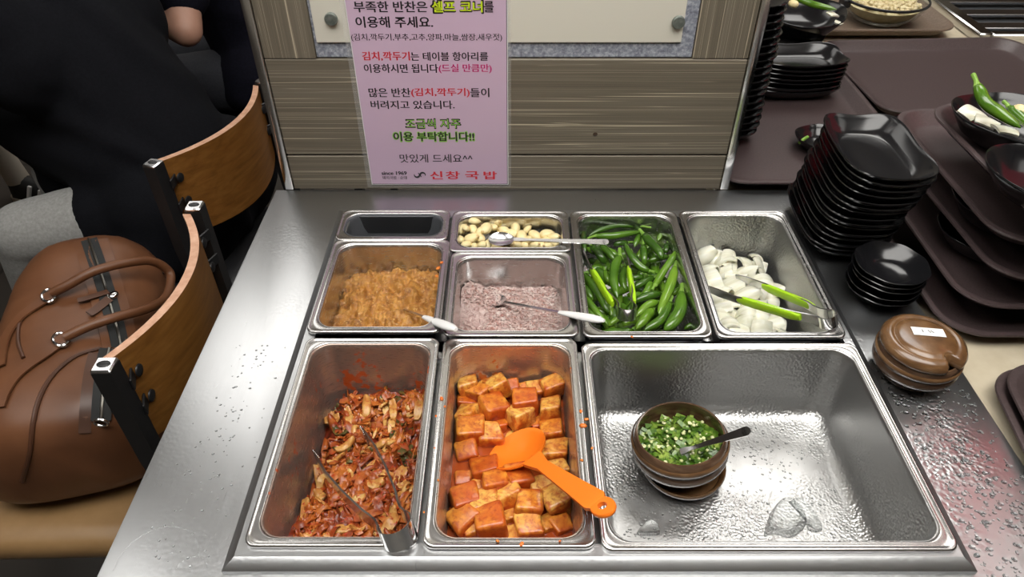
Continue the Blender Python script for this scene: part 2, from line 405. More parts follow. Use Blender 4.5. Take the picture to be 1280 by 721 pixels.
M['scallion'] = noisy('chopped_chive', [(.3,(.018,.055,.005)),(.48,(.075,.165,.014)),(.66,(.30,.40,.075))], 70, .3, coat=.3)
M['scallion_pale'] = noisy('chopped_chive_white', [(.3,(.45,.50,.17)),(.7,(.70,.70,.42))], 70, .3, coat=.3)
M['noodle'] = noisy('cooked_beans', [(.3,(.55,.45,.24)),(.7,(.74,.66,.42))], 60, .4)
M['crumb'] = noisy('pepper_crumb', [(.3,(.60,.12,.015)),(.7,(.75,.24,.03))], 90, .4)
# room
def tile(name, a, b, grout, sx, rough):
    m = mat(name, a, rough); br = nd(m, 'ShaderNodeTexBrick'); br.offset = 0
    br.inputs['Color1'].default_value = (*a,1); br.inputs['Color2'].default_value = (*b,1); br.inputs['Mortar'].default_value = (*grout,1)
    br.inputs['Scale'].default_value = 1; br.inputs['Mortar Size'].default_value = .006; br.inputs['Brick Width'].default_value = sx; br.inputs['Row Height'].default_value = sx
    lk(m, coords(m), br.inputs['Vector']); setcol(m, br.outputs['Color']); return m
M['floor'] = tile('dark_floor_tile', (.055,.048,.042), (.075,.066,.058), (.03,.027,.024), .45, .35)
M['wall'] = noisy('painted_wall', [(.3,(.42,.38,.32)),(.7,(.46,.42,.36))], 3, .7)
M['wall_dark'] = noisy('brown_wall', [(.3,(.10,.07,.05)),(.7,(.13,.09,.065))], 3, .6)
M['ceiling'] = noisy('ceiling_board', [(.3,(.60,.60,.58)),(.7,(.66,.66,.64))], 4, .8)
M['red_cloth'] = noisy('red_cloth', [(.3,(.62,.010,.035)),(.7,(.70,.014,.045))], 30, .7)
M['table_dark'] = noisy('dark_wood', [(.3,(.035,.020,.012)),(.7,(.06,.035,.02))], 12, .4, stretch=(1,8,1))

# ------------------------------------------------------------------ room
RX0, RX1, RY0, RY1, RZ = -3.2, 2.6, -2.0, 4.2, 2.55
def slab(name, c, d, m): b = MB(); b.box(c, d); return struct(b.build(name, m, smooth=False))
slab('floor', ((RX0+RX1)/2, (RY0+RY1)/2, -.05), (RX1-RX0+.4, RY1-RY0+.4, .1), M['floor'])
slab('ceiling', ((RX0+RX1)/2, (RY0+RY1)/2, RZ+.05), (RX1-RX0+.4, RY1-RY0+.4, .1), M['ceiling'])
slab('wall_back', ((RX0+RX1)/2, RY1+.05, RZ/2), (RX1-RX0, .1, RZ), M['wall'])
slab('wall_front', ((RX0+RX1)/2, RY0-.05, RZ/2), (RX1-RX0, .1, RZ), M['wall'])
slab('wall_left', (RX0-.05, (RY0+RY1)/2, RZ/2), (.1, RY1-RY0, RZ), M['wall_dark'])
slab('wall_right', (RX1+.05, (RY0+RY1)/2, RZ/2), (.1, RY1-RY0, RZ), M['wall_dark'])
for k, (x, y, sx, sy, st) in enumerate(LAMPS):
    L = thing('ceiling_light', 'flat white ceiling light panel, %s one over the room' % ORD[k], 'ceiling light', (x, y, RZ-.03))
    b = MB(); b.box((x, y, RZ-.0125), (sx+.05, sy+.05, .025), None, .004); b.build('frame', M['white_plastic'], L)
    b = MB(); b.box((x, y, RZ-.0275), (sx, sy, .005), None, .001)
    b.build('diffuser', mat('lit_diffuser', (.9,.9,.9), .5, emit=((1,.975,.93), st)), L)

# ------------------------------------------------------------------ steel counter
RIM = ZC + .015
FX0, FX1, FY0, FY1 = -.2555, .4095, .3135, .8745
def rect(x0, x1, y0, y1, z): return [Vector((x0,y0,z)), Vector((x1,y0,z)), Vector((x1,y1,z)), Vector((x0,y1,z))]
CX0, CX1, CY0, CY1 = -.3672, .5165, .22, .9395
K = thing('serving_counter', 'brushed steel self-serve counter holding the food pans', 'counter', (.07, .58, 0))
b = MB()
i = .012
b.loops([rect(CX0+.002, CX1-.002, CY0+.002, CY1-.002, ZC-.04), rect(CX0, CX1, CY0, CY1, ZC-.038), rect(CX0, CX1, CY0, CY1, ZC-.003), rect(CX0+.0009, CX1-.0009, CY0+.0009, CY1-.0009, ZC-.0008), rect(CX0+.003, CX1-.003, CY0+.003, CY1-.003, ZC),
         rect(FX0+i, FX1-i, FY0+i, FY1-i, ZC), rect(FX0+i, FX1-i, FY0+i, FY1-i, ZC-.04)])
b.build('countertop', M['counter'], K, sharp=30)
b = MB()
b.loops([rect(FX0, FX1, FY0, FY1, ZC), rect(FX0, FX1, FY0, FY1, ZC+.005), rect(FX0+.001, FX1-.001, FY0+.001, FY1-.001, ZC+.006),
         rect(FX0+.009, FX1-.009, FY0+.011, FY1-.009, ZC+.0105), rect(FX0+.012, FX1-.0105, FY0+.016, FY1-.0125, ZC+.0103), rect(FX0+.022, FX1-.0185, FY0+.0235, FY1-.0235, ZC+.0098), rect(FX0+.0223, FX1-.0188, FY0+.0238, FY1-.0238, ZC-.02)])
for (x0, x1, y0, y1) in ((FX0+.02, FX1-.02, .588, .6065), (-.0925, -.0775, FY0+.02, FY1-.02), (.071, .088, FY0+.02, FY1-.02), (.2285, .2495, .597, FY1-.02), (-.23, -.1015, .780, .798), (-.0745, .068, .753, .772)):
    b.box(((x0+x1)/2, (y0+y1)/2, ZC-.006), (x1-x0, y1-y0, .010))
b.build('well_frame', M['counter'], K, sharp=25)
b = MB(); z0 = .10
b.loops([rect(CX0+.02, CX1-.02, CY0+.02, CY1-.012, ZC-.04), rect(CX0+.02, CX1-.02, CY0+.02, CY1-.012, z0)], cap1=True)
b.loops([rect(FX0+.011, FX1-.011, FY0+.011, FY1-.011, ZC-.03), rect(FX0+.011, FX1-.011, FY0+.011, FY1-.011, ZC-.25)], cap1=True)
b.build('cabinet_body', M['steel_side'], K, smooth=False)
for x in (CX0+.07, CX1-.07):
    for y in (CY0+.07, CY1-.07):
        b = MB(); b.lathe([(.022,0),(.024,.004),(.024,.012),(.018,.02),(.018,.10)], 16, (x,y,0)); b.build('foot', M['chrome'], K)

# ------------------------------------------------------------------ food pans
def pan(label, x0, x1, y0, y1, depth, m, rz=RIM, inner_dark=None):
    cx, cy, hx, hy = (x0+x1)/2, (y0+y1)/2, (x1-x0)/2, (y1-y0)/2
    L = []
    def lp(ins, r, z): L.append(rrect(hx-ins, hy-ins, r, 7, rz+z, cx, cy))
    lp(.0012,.009,-.0045); lp(.0002,.010,-.004); lp(0,.010,-.002); lp(.0005,.010,-.0005); lp(.0016,.010,0); lp(.0026,.011,-.0002); lp(.0034,.012,-.0011)
    lp(.0062,.016,-.0011); lp(.0078,.019,-.0007); lp(.0090,.021,-.0013); lp(.0099,.022,-.0032); lp(.0105,.023,-.008)
    w = .0105 + depth*.045; f = min(.02, depth*.3)
    lp(w, .024, -depth+f)
    for k in range(1, 6):
        a = PI/2*k/5; lp(w+f*(1-math.cos(a))*.999, max(.024-f*(1-math.cos(a))*.5, .008), -depth+f*(1-math.sin(a)))
    b = MB(); mm = [M['pan'], inner_dark] if inner_dark else m; ids = b.loops(L[:10]); i2 = b.loops(L[9:], m=1 if inner_dark else 0); b.cap(i2[-1], 1 if inner_dark else 0)
    o = b.build('food_pan', mm, origin=(cx, cy, rz-depth), sharp=50, solid=.0007)
    return tag(o, label, 'food pan', 'steel food pans set in the counter')
P = {}
PANS = dict(empty=(-.2465,-.0895,.790,.8635), garlic=(-.086,.081,.7635,.860), paste=(-.2445,-.0845,.605,.7885), shrimp=(-.082,.0795,.5995,.7615),
            chili=(.0835,.2375,.598,.859), onion=(.241,.395,.597,.859), kimchi=(-.2405,-.0845,.332,.5965), radish=(-.080,.0755,.3305,.5945), large=(.0795,.399,.328,.588))
RZP = dict(paste=RIM+.001, kimchi=RIM, radish=RIM+.001, garlic=RIM-.0005, empty=RIM-.001)
for k, lab, dep, m in (('empty','empty dark-lined steel pan, back left corner of the counter',.10,M['pan']), ('garlic','small steel pan holding peeled garlic cloves',.055,M['pan']),
        ('paste','square steel pan holding brown soybean paste',.09,M['pan']), ('shrimp','square steel pan holding pink salted shrimp',.09,M['pan']),
        ('chili','steel pan holding whole green chilies and lime tongs',.09,M['pan']), ('onion','steel pan holding white cut onion at back right',.10,M['pan_wet']),
        ('kimchi','deep steel pan holding red cabbage kimchi and plain tongs',.13,M['pan_kimchi']), ('radish','deep steel pan holding cubed radish kimchi and orange spoon',.13,M['pan_radish']),
        ('large','largest steel pan, wet and empty but for a brown pot',.105,M['pan_wet'])):
    P[k] = pan(lab, *PANS[k], dep, m, RZP.get(k, RIM), dict(empty=M['pan_dark'], kimchi=m, radish=m, large=m, onion=m).get(k))

def inner(k, h, extra=.0):
    """inner outline of pan k at height h above the counter (x0, x1, y0, y1)"""
    x0, x1, y0, y1 = PANS[k]; ins = .0105 + max(0, (.015-h))*.045 + .0006 + extra
    return x0+ins, x1-ins, y0+ins, y1-ins
def heap(name, k, hfn, m, nu=60, nv=70, base=-.06, parent=None):
    """food filling pan k: top follows hfn(x, y), sides follow the pan"""
    b = MB(); x0, x1, y0, y1 = inner(k, -.045); hx, hy, cx, cy = (x1-x0)/2, (y1-y0)/2, (x0+x1)/2, (y0+y1)/2; r = .024
    def snap(x, y):
        ax, ay = max(0, abs(x)-(hx-r)), max(0, abs(y)-(hy-r)); d = math.hypot(ax, ay)
        if d > r: x = math.copysign(hx-r+ax*r/d, x); y = math.copysign(hy-r+ay*r/d, y)
        return x+cx, y+cy
    nu = int(hx*2/.0013); nv = int(hy*2/.0013); top = []
    for i in range(nu+1):
        row = []
        for j in range(nv+1):
            x, y = snap(-hx+2*hx*i/nu, -hy+2*hy*j/nv); row.append(Vector((x, y, ZC+hfn(x, y))))
        top.append(b.loop(row))
    for p_, q_ in zip(top, top[1:]): b.bridge(p_, q_, False)
    ring = [top[i][0] for i in range(nu)] + [top[nu][j] for j in range(nv)] + [top[i][nv] for i in range(nu, 0, -1)] + [top[0][j] for j in range(nv, 0, -1)]
    low = b.loop([Vector((cx+(b.v[q].x-cx)*.985, cy+(b.v[q].y-cy)*.985, ZC+base)) for q in ring]); b.bridge(ring, low); b.cap(low)
    return b.build(name, m, parent, sharp=75)
def outline(k, h):
    x0, x1, y0, y1 = inner(k, h); hx, hy = (x1-x0)/2, (y1-y0)/2
    return rrect(hx, hy, .024, 74, 0, (x0+x1)/2, (y0+y1)/2)
OUT = {k: outline(k, -.045) for k in PANS}
def N3(x, y, s, o=0): return mnoise.noise(Vector((x*s, y*s, o)))

# soybean paste
def hp(x, y):
    u = (x+.1645)/.06; v = (y-.70)/.075
    h = -.028 + .010*N3(x, y, 30) + .008*N3(x, y, 70, 3) + .006*(.5-abs(N3(x, y, 85, 5))*1.6) + .0035*(.5-abs(N3(x, y, 180, 8))*1.6)
    h += .004*math.exp(-((u+.1)**2+(v-.2)**2)*2)
    h -= .010*math.exp(-(((x+.192)/.010)**2+((y-.727)/.008)**2)) + .008*math.exp(-(((x+.137)/.012)**2+((y-.688)/.006)**2)) + .006*math.exp(-(((x+.118)/.012)**2+((y-.726)/.005)**2))
    h -= .016*max(0, -u-.62)
    return h
o = heap('soybean_paste', 'paste', hp, M['paste']); tag(o, 'coarse brown soybean paste filling the square pan at left', 'soybean paste', kind='stuff')
# salted shrimp: bed and shreds
def hs(x, y):
    u = (x+.001)/.06; v = (y-.68)/.06
    h = -.036 + .003*N3(x, y, 40) + .0018*N3(x, y, 120, 2) + .001*N3(x, y, 300, 4)
    h += .014*max(0, min(1, (-.6-u)*3))*max(0, min(1, (v-.05)*2)) 
    h -= .006*math.exp(-(((x+.048)/.016)**2+((y-.688)/.018)**2))
    return h
o = heap('salted_shrimp', 'shrimp', hs, M['shrimp'], base=-.065); tag(o, 'pale pink salted tiny shrimp filling the pan beside the paste', 'salted shrimp', kind='stuff')
b = MB(); x0, x1, y0, y1 = inner('shrimp', -.04, .004)
for q in range(1500):
    x = random.uniform(x0, x1); y = random.uniform(y0, y1)
    if ((x+.048)/.018)**2+((y-.688)/.02)**2 < 1: continue
    a = random.uniform(0, 2*PI); l = random.uniform(.0025, .005); z = ZC+hs(x, y)+.0008
    c = random.uniform(-.5, .5)
    pts = [(x+l*t*math.cos(a+c*t), y+l*t*math.sin(a+c*t), z+.0012*(1-t*t)+random.uniform(-.0006,.0006)) for t in (-1,-.3,.4,1)]
    if not all(x0-.002 < p[0] < x1+.002 and y0-.002 < p[1] < y1+.002 for p in pts): continue
    b.tube(pts, [.0003,.0009,.0008,.0003], 5)
b.build('shrimp_shred', M['shrimp_bits'], o)['kind'] = 'stuff'

# peeled garlic
def make_garlic(seed):
    random.seed(seed); b = MB(); l = 1.0
    def fn(p): return 1 - .22*max(0, p.z)**2 + .10*math.sin(3*math.atan2(p.y, p.x)+seed)*(.5-.5*p.z)*.5
    b.ball((0,0,0), (.0064,.0056,.0100), 14, None, fn)
    return b
def clove(seed, p, rz, rx, s, label, grp='peeled garlic cloves in the small pan'):
    b = make_garlic(seed); Mx = R3(rz, rx) * s
    b.v = [Vector(p) + Mx @ q for q in b.v]
    o = b.build('garlic_clove', M['garlic'], origin=p); tag(o, label, 'garlic', grp)
    e = MB(); e.ball(Vector(p) + Mx @ Vector((0,0,-.0093)), .0024*s, 6); e.build('root_end', M['garlic_end'], o)
    return o
G = [(110,102,1.1),(167,102,1.1),(100,150,1.1),(130,143,.85),(165,145,.95),(98,197,1),(150,195,1.25),(128,222,.85),(198,190,1.1),(172,230,.8),(200,158,.95),(232,140,1.3),(288,112,1.25),(262,136,.9),(312,152,1.1),(350,168,1.2),
     (378,140,1.05),(408,178,1.2),(434,150,.8),(472,175,1.15),(530,170,1.15),(568,185,1),(528,202,.9),(440,200,1),(352,231,.95),(388,226,.9),(238,226,.95),(212,224,.9),(470,231,.95),(508,228,.95),(543,231,.95),(330,205,1),(575,215,.9),(420,228,.9)]
random.seed(3); cl = []
for k, (X, Y, s) in enumerate(G):
    h = -.003 + (.005 if X < 260 else 0)*(1 if Y < 170 else .5) - .005*(X > 300)
    p = at(550+X*.2497, 250+Y*.2497, h + random.uniform(-.003,.003))
    o = clove(k, p, random.uniform(0, 6.28), random.uniform(.8, 2.3), s*1.02, '')
    cl.append((o, p))
rank_labels(cl, 4, 'peeled cream garlic clove, {w} in the {row} of the garlic pan')
random.seed(31)
x0, x1, y0, y1 = inner('garlic', -.03, .008)
for k in range(34):
    p = Vector((x0+(x1-x0)*((k%9)+.5)/9+random.uniform(-.004,.004), y0+(y1-y0)*((k//9)+.5)/4+random.uniform(-.004,.004), ZC-.019))
    clove(100+k, p, random.uniform(0,6.28), random.uniform(1.1,2), 1.2, 'peeled cream garlic clove in the under layer of the garlic pan', 'garlic cloves under the top layer')

# green chilies
CZ = lambda X, Y: (715+X*.2287, 260+Y*.2287)
CH = [  # body points in order from stem shoulder to tip, stem end, width, height offset
    ([(350,98),(250,98),(150,122),(92,152)], (432,107), 34, .004), ([(135,152),(220,152),(300,140),(372,130)], (86,166), 44, .006), ([(62,125),(64,180),(72,240)], (62,72), 38, -.004),
    ([(112,212),(150,255),(186,306)], None, 52, 0), ([(160,208),(200,245),(238,292)], None, 44, -.004), ([(258,268),(232,330),(230,410),(248,490)], (261,222), 60, .008),
    ([(420,345),(375,320),(325,262),(285,182)], (452,352), 46, .008), ([(391,205),(394,260),(396,318)], (389,160), 44, .002), ([(395,150),(440,195),(475,235),(490,278)], None, 58, .006),
    ([(488,140),(470,178)], (499,114), 36, -.006), ([(522,196),(515,222),(508,248)], None, 40, -.006), ([(377,118),(360,165),(340,212)], None, 40, -.004),
    ([(455,420),(500,345),(545,280),(590,214)], None, 46, .006), ([(562,328),(545,400),(505,500),(474,578)], None, 58, .010), ([(385,376),(350,380),(315,388)], None, 40, -.002),
    ([(442,384),(390,405),(330,440)], None, 44, 0), ([(432,412),(415,445),(388,488)], None, 52, -.002), ([(482,470),(410,482),(325,515)], (520,462), 50, .002),
    ([(465,515),(405,535),(352,592)], (542,508), 46, .006), ([(436,560),(400,600),(348,662)], None, 58, .002), ([(532,520),(490,605),(395,668)], None, 54, .006),
    ([(598,470),(590,560),(550,625),(505,668)], None, 74, .010), ([(675,620),(645,640),(612,662)], None, 30, -.004), ([(68,368),(130,440),(170,510),(198,572)], None, 58, .002),
    ([(72,485),(125,555),(192,634)], None, 40, .006), ([(76,545),(110,580),(140,612)], None, 34, .002), ([(64,420),(90,460),(115,505)], None, 42, -.004), ([(272,588),(240,610),(198,645)], None, 36, -.002),
    ([(300,190),(260,192),(225,202)], None, 40, -.006), ([(522,265),(470,275),(408,292)], None, 40, -.006), ([(180,345),(190,375),(205,410)], None, 36, -.006), ([(375,470),(340,478),(300,475)], None, 40, -.006),
    ([(288,325),(276,390),(292,452)], None, 52, -.007), ([(592,345),(584,405),(572,462)], None, 44, -.009), ([(225,300),(268,345),(318,372)], None, 46, -.010), ([(330,250),(352,290),(372,330)], None, 44, -.010), ([(545,472),(570,455),(587,432)], None, 34, -.006), ([(450,200),(436,222),(420,245)], None, 38, -.008), ([(135,238),(110,232),(75,218)], None, 42, -.008), ([(480,400),(500,440),(520,480)], None, 44, -.008), ([(215,480),(205,540),(220,600)], None, 44, -.008)]
CHILI = []
def chili(pts, stem, w, label, grp='whole green chilies heaped in the steel pan', dark=False):
    P_ = spline(pts, 5); n = len(P_); rr = []
    for i_ in range(n):
        t = i_/(n-1); rr.append(w/2*(min(1, .62+2.6*t) if t < .15 else 1)*(1-.16*t)*(1 if t < .6 else max(.10, math.sqrt(max(0, 1-((t-.6)/.4)**2)))) * (1+.05*math.sin(9*t+pts[0].x*500)))
    b = MB(); d0 = (P_[0]-P_[1]).normalized()
    b.tube([P_[0]+d0*w*.12]+P_, [rr[0]*.5]+rr, 12)
    o = b.build('green_chili', M['chili'], origin=P_[n//2]); tag(o, label, 'chili pepper', grp)
    e = stem if stem is not None else P_[0] + d0*w*1.1 + Vector((0,0,w*.1))
    s = MB(); mid = P_[0]*.55+e*.45 + Vector((0,0,.0008)); r = w*.17
    s.tube([P_[0]-d0*w*.12, P_[0]+d0*w*.10, P_[0]+d0*w*.2, mid, e], [rr[0]*1.07, rr[0]*.9, r*1.35, r, r*1.1], 8); s.build('stem', M['stem'], o)
    return o
def chh(X, Y): return -.016 + .006*(Y < 300)
for k, (pts, st, w, dh) in enumerate(CH):
    n = len(pts); q = []
    for j, (X, Y) in enumerate(pts):
        t = j/(n-1); q.append(at(*CZ(X, Y), chh(X, Y)+dh + .003*math.sin(PI*t)))
    if n == 2: q = [q[0], q[0]*.5+q[1]*.5, q[1]]
    s_ = at(*CZ(*st), chh(*st)+dh+.003) if st else None
    o = chili(q, s_, w*.2287/FPX*.79*1.18, '')
    CHILI.append((o, q[len(q)//2]))
rank_labels(CHILI, 5, 'glossy whole green chili, {w} in the {row} of the chili pan')
random.seed(11); x0, x1, y0, y1 = inner('chili', -.04, .012)
for k in range(44):
    x = random.uniform(x0+.006, x1-.006); y = y0+.008+(y1-y0-.016)*(k+.5)/44; a = random.uniform(0, 2*PI); l = .022
    pts = [Vector((min(max(x+l*t*math.cos(a), x0), x1), min(max(y+l*t*math.sin(a), y0), y1), ZC-.028-.005*(k%3)+.002*(1-t*t))) for t in (-1, 0, 1)]
    chili(pts, None, .0145, 'glossy whole green chili in the under layer of the chili pan', 'green chilies under the top layer')

# cut onion
def onion_piece(p, rz, rx, ry, w, l, rad, label):
    b = MB(); Mx = R3(rz, rx, ry); th = .0030
    def f(off):
        def g(u, v):
            a = (u-.5)*w/rad; y = (v-.5)*l*(1-.10*(2*u-1)**2+.25*(u-.5))
            bend = (v-.5)*l/(rad*1.8); r = rad+off
            q = Vector((r*math.sin(a)*math.cos(bend), y, r*math.cos(a)*math.cos(bend)-rad))
            return Vector(p) + Mx @ q
        return g
    A = b.grid(f(0), 9, 9); B = b.grid(f(-th), 9, 9)
    ring = lambda I: [I[0][j] for j in range(9)] + [I[i_][8] for i_ in range(1, 9)] + [I[8][j] for j in range(7, -1, -1)] + [I[i_][0] for i_ in range(7, 0, -1)]
    b.bridge(ring(A), ring(B))
    o = b.build('onion_slice', M['onion'], origin=p, sharp=55); return tag(o, label, 'onion', 'cut white onion pieces in the steel pan')
ON = [(112,245,1.2),(138,300,1.3),(214,222,1.1),(190,258,1.1),(240,292,1.2),(275,268,1),(335,318,1.3),(362,272,1.1),(412,245,.9),(440,292,1),(405,318,.9),(165,378,1.2),(200,412,1.3),(275,402,1.2),(440,378,1.2),(512,432,.9),(340,440,1.2),(238,528,1.3),
      (270,585,1.2),(382,610,1.4),(452,600,1.2),(320,640,1.1),(560,650,1),(502,612,1),(195,508,1.1),(425,555,1.2),(182,452,1),(352,520,1.2),(300,350,1),(230,345,1),(480,480,.9),(410,430,1),(150,420,1),(215,620,.9),(440,640,.9),(280,480,1.1),(400,490,1.1),(465,545,1)]
random.seed(5); ons = []
for k, (X, Y, s) in enumerate(ON):
    u, v = 850+X*.2357, 260+Y*.2357; h = -.046 + random.uniform(-.004,.006) + (.006 if Y > 350 else 0)
    if X > 460: h -= .012
    p = at(u, v, h); x0, x1, y0, y1 = inner('onion', -.05, .014); p.x = min(max(p.x, x0), x1); p.y = min(max(p.y, y0), y1)
    big = random.random() < .3
    o = onion_piece(p, random.uniform(0, 6.28), random.uniform(-.75,.75), random.uniform(-.75,.75), .033*s, random.uniform(.022,.036)*s, random.uniform(.013,.022), '')
    ons.append((o, p))
rank_labels(ons, 5, 'curved white onion piece, {w} in the {row} of the onion pan')
random.seed(15); x0, x1, y0, y1 = inner('onion', -.07, .018)
for k in range(40):
    p = Vector((x0+(x1-x0-.02)*((k%5)+random.random())/5, y0+(y1-y0-.05)*((k//5)+random.random())/8, ZC-.062+random.uniform(-.006,.003)))
    o = onion_piece(p, random.uniform(0,6.28), random.uniform(-.3,.3), random.uniform(-.3,.3), .03, .034, .024, 'curved white onion piece in the under layer of the onion pan')
    o['group'] = 'onion pieces under the top layer'

# cabbage kimchi
def hk(x, y):
    h = -.068 + .008*N3(x, y, 22) + .007*N3(x, y, 55, 3) + .004*N3(x, y, 120, 5)
    h -= .020*max(0, (-.197-x)/.03)*max(0, min(1, (y-.40)/.05)); h += .012*max(0, (.47-y)/.12)
    h += .004*max(0, (x+.16)/.06)
    return h
M['kimchi_base'] = kimchi_mat('kimchi_sauce', [(.30,(.07,.009,.004)),(.5,(.20,.026,.007)),(.7,(.34,.06,.012))])
KM = heap('cabbage_kimchi', 'kimchi', hk, M['kimchi_base'], base=-.11); tag(KM, 'chopped red cabbage kimchi heaped in the left front pan', 'kimchi', kind='stuff')
def ribbon(b, p, a, l, w, curl, wav, seed, th=.0016, tilt=0.0):
    """a wavy strip of cabbage with thickness"""
    def f(off):
        def g(u, v):
            s = (u-.5)*l; q = (v-.5)*w*(1-.35*(2*u-1)**2)
            x = s*math.cos(curl*s/l) ; y = q + curl*.25*l*(u-.5)**2*4*.3
            z = wav*math.sin(u*7+seed)*.5 + wav*math.cos(v*5+seed*2)*.5*(u) + off + tilt*s
            return Vector(p) + Vector((x*math.cos(a)-y*math.sin(a), x*math.sin(a)+y*math.cos(a), z))
        return g
    A = b.grid(f(0), 8, 5); B = b.grid(f(-th), 8, 5)
    ring = lambda I: [I[0][j] for j in range(5)] + [I[i_][4] for i_ in range(1, 8)] + [I[7][j] for j in range(3, -1, -1)] + [I[i_][0] for i_ in range(6, 0, -1)]
    b.bridge(ring(A), ring(B))
random.seed(21); x0, x1, y0, y1 = inner('kimchi', -.07, .006)
bs = [MB(), MB(), MB()]
for k in range(900):
    x = random.uniform(x0+.002, x1); y = random.uniform(y0, y1-.002)
    if x < -.205 and y > .44 and random.random() < .7: continue
    t = random.choices((0,1,2), (.80,.12,.08))[0]
    if t == 2 and y < .48: t = 0
    l = random.uniform(.010,.030); a = random.uniform(0, PI)
    if not (x0 < x+l*.4*math.cos(a) < x1 and x0 < x-l*.4*math.cos(a) < x1): a = PI/2
    ribbon(bs[t], (x, y, ZC+hk(x, y)+random.uniform(.000,.007)), a, l, random.uniform(.0025,.010), random.uniform(-1.5,1.5), random.uniform(.002,.006), k, tilt=random.uniform(-.35,.35))
for bb, mm, nm in ((bs[0],'kimchi','cabbage_shred'), (bs[1],'kimchi_pale','cabbage_shred'), (bs[2],'kimchi_leaf','green_leaf_shred')):
    bb.build(nm, M[mm], KM, sharp=60)['kind'] = 'stuff'
KP = [(150,205,52,120,1.75,'leaning on the left wall of the pan'),(125,410,48,110,1.9,'at the left, lower of two by the pan wall'),(390,428,62,50,.2,'beneath the right tong arm'),(482,400,56,80,1.1,'at the right, just right of the tong arm'),
      (445,580,52,80,1.0,'at the front, inside the tong loop'),(355,135,44,100,1.7,'at the back, upright and wavy'),(455,150,40,90,1.75,'at the back right beside green leaf'),(225,190,60,50,.3,'at the back left'),(275,285,80,36,.7,'between tong tips'),
      (120,545,44,120,1.7,'at the front left corner'),(550,150,42,90,1.5,'at the back right corner'),(420,275,66,34,.5,'right of the upper tong tip'),(265,600,70,44,.2,'at the front, left of the tong loop'),(455,265,60,28,1.0,'at the right, thin and curved'),(180,470,50,40,2.4,'at the left of the left tong arm'),(240,335,70,22,.5,'left, thin strip by the lower tong tip')]
for k, (X, Y, w, l, a, where) in enumerate(KP):
    h = hk(*at(340+X*.333, 460+Y*.333, -.07).xy)+.010
    p = at(340+X*.333, 460+Y*.333, h); s = .333/FPX*.86
    w, l = (w, l) if l > w else (l, w)
    p.x = max(p.x, x0+.004)
    b = MB(); ribbon(b, p, a, l*s, w*s*.8, .5, .004, k, .0045, .12); o = b.build('cabbage_piece', M['kimchi_pale'], origin=p, sharp=60, subsurf=1)
    tag(o, 'pale cabbage piece ' + where, 'kimchi piece', 'pale cabbage pieces in the kimchi pan')

# radish kimchi
x0, x1, y0, y1 = inner('radish', -.08)
BR = heap('red_brine', 'radish', lambda x, y: -.053 + .0012*N3(x, y, 50), M['brine'], base=-.1); tag(BR, 'red chili brine pooled around the radish cubes', 'brine', kind='stuff')
RC = [(122,112,74,.3),(172,158,70,-.5),(246,120,82,.35),(200,88,52,.9),(298,95,54,.2),(302,152,46,.1),(345,100,56,.1),(388,116,62,.15),(460,110,74,.35),(128,236,76,-.2),(232,212,92,.5),(350,188,92,.1),(445,215,82,.05),(330,242,80,.6),(396,268,60,.2),
      (125,300,92,.15),(214,312,84,.1),(482,302,78,-.05),(474,380,82,.08),(134,376,76,.2),(448,268,56,.3),(204,446,92,.1),(234,490,80,.35),(324,476,84,.2),(90,480,62,.1),(76,552,84,.4),(136,556,50,.0),(196,574,92,.1),(275,538,98,.2),(360,578,90,.04),
      (408,510,72,.3),(474,556,88,.35),(94,630,94,.6),(222,645,100,.12),(292,618,62,.2),(364,655,84,.1),(482,655,60,.4),(300,690,60,.2),(490,448,70,.2),(150,665,60,.3),(172,510,52,.2),(420,330,60,.2),(85,190,60,.1),(100,330,50,.2),(435,650,60,.5),(250,280,60,.3),(300,330,60,.2),(170,420,40,.3)]
random.seed(9); rad = []
for k, (X, Y, s, a) in enumerate(RC):
    u, v = 540+X*.3328, 440+Y*.3328
    lo = s < 64
    h = -.044 + random.uniform(-.004,.005) - (.009 if lo else 0) + .010*max(0, 1-Y/300) - (.006 if 300 < Y < 470 else 0)
    S = s*.3328/FPX*.86
    p = at(u, v, h); q0, q1, q2, q3 = inner('radish', -.08, S*.55); p.x = min(max(p.x, q0), q1); p.y = min(max(p.y, q2), q3)
    b = MB(); bm = bmesh.new(); bmesh.ops.create_cube(bm, size=1.0)
    bmesh.ops.bevel(bm, geom=bm.edges[:], offset=.15, segments=3, affect='EDGES', profile=.55)
    d = Vector((S*random.uniform(.92,1.15), S*random.uniform(.85,1.05), S*random.uniform(.75,1.0)))
    R = R3(a, random.uniform(-.3,.3), random.uniform(-.3,.3)); sk = random.uniform(-.15,.15)
    for w in bm.verts:
        c = w.co.copy(); c.x += sk*c.y; c *= 1+.22*mnoise.noise(c*2.0+Vector((k,0,0))); c.z *= 1+.15*c.x*random.choice((1,))
        w.co = p + R @ Vector((c.x*d.x, c.y*d.y, c.z*d.z))
    bm.verts.index_update(); b.v = [w.co.copy() for w in bm.verts]; b.f = [tuple(w.index for w in f_.verts) for f_ in bm.faces]; b.m = [0]*len(b.f); bm.free()
    o = b.build('radish_cube', M['radish'], origin=p, sharp=60); tag(o, '', 'radish kimchi', 'cubed radish kimchi in the pan'); rad.append((o, p))
rank_labels(rad, 6, 'red-seasoned radish cube, {w} in the {row} of the radish kimchi pan')

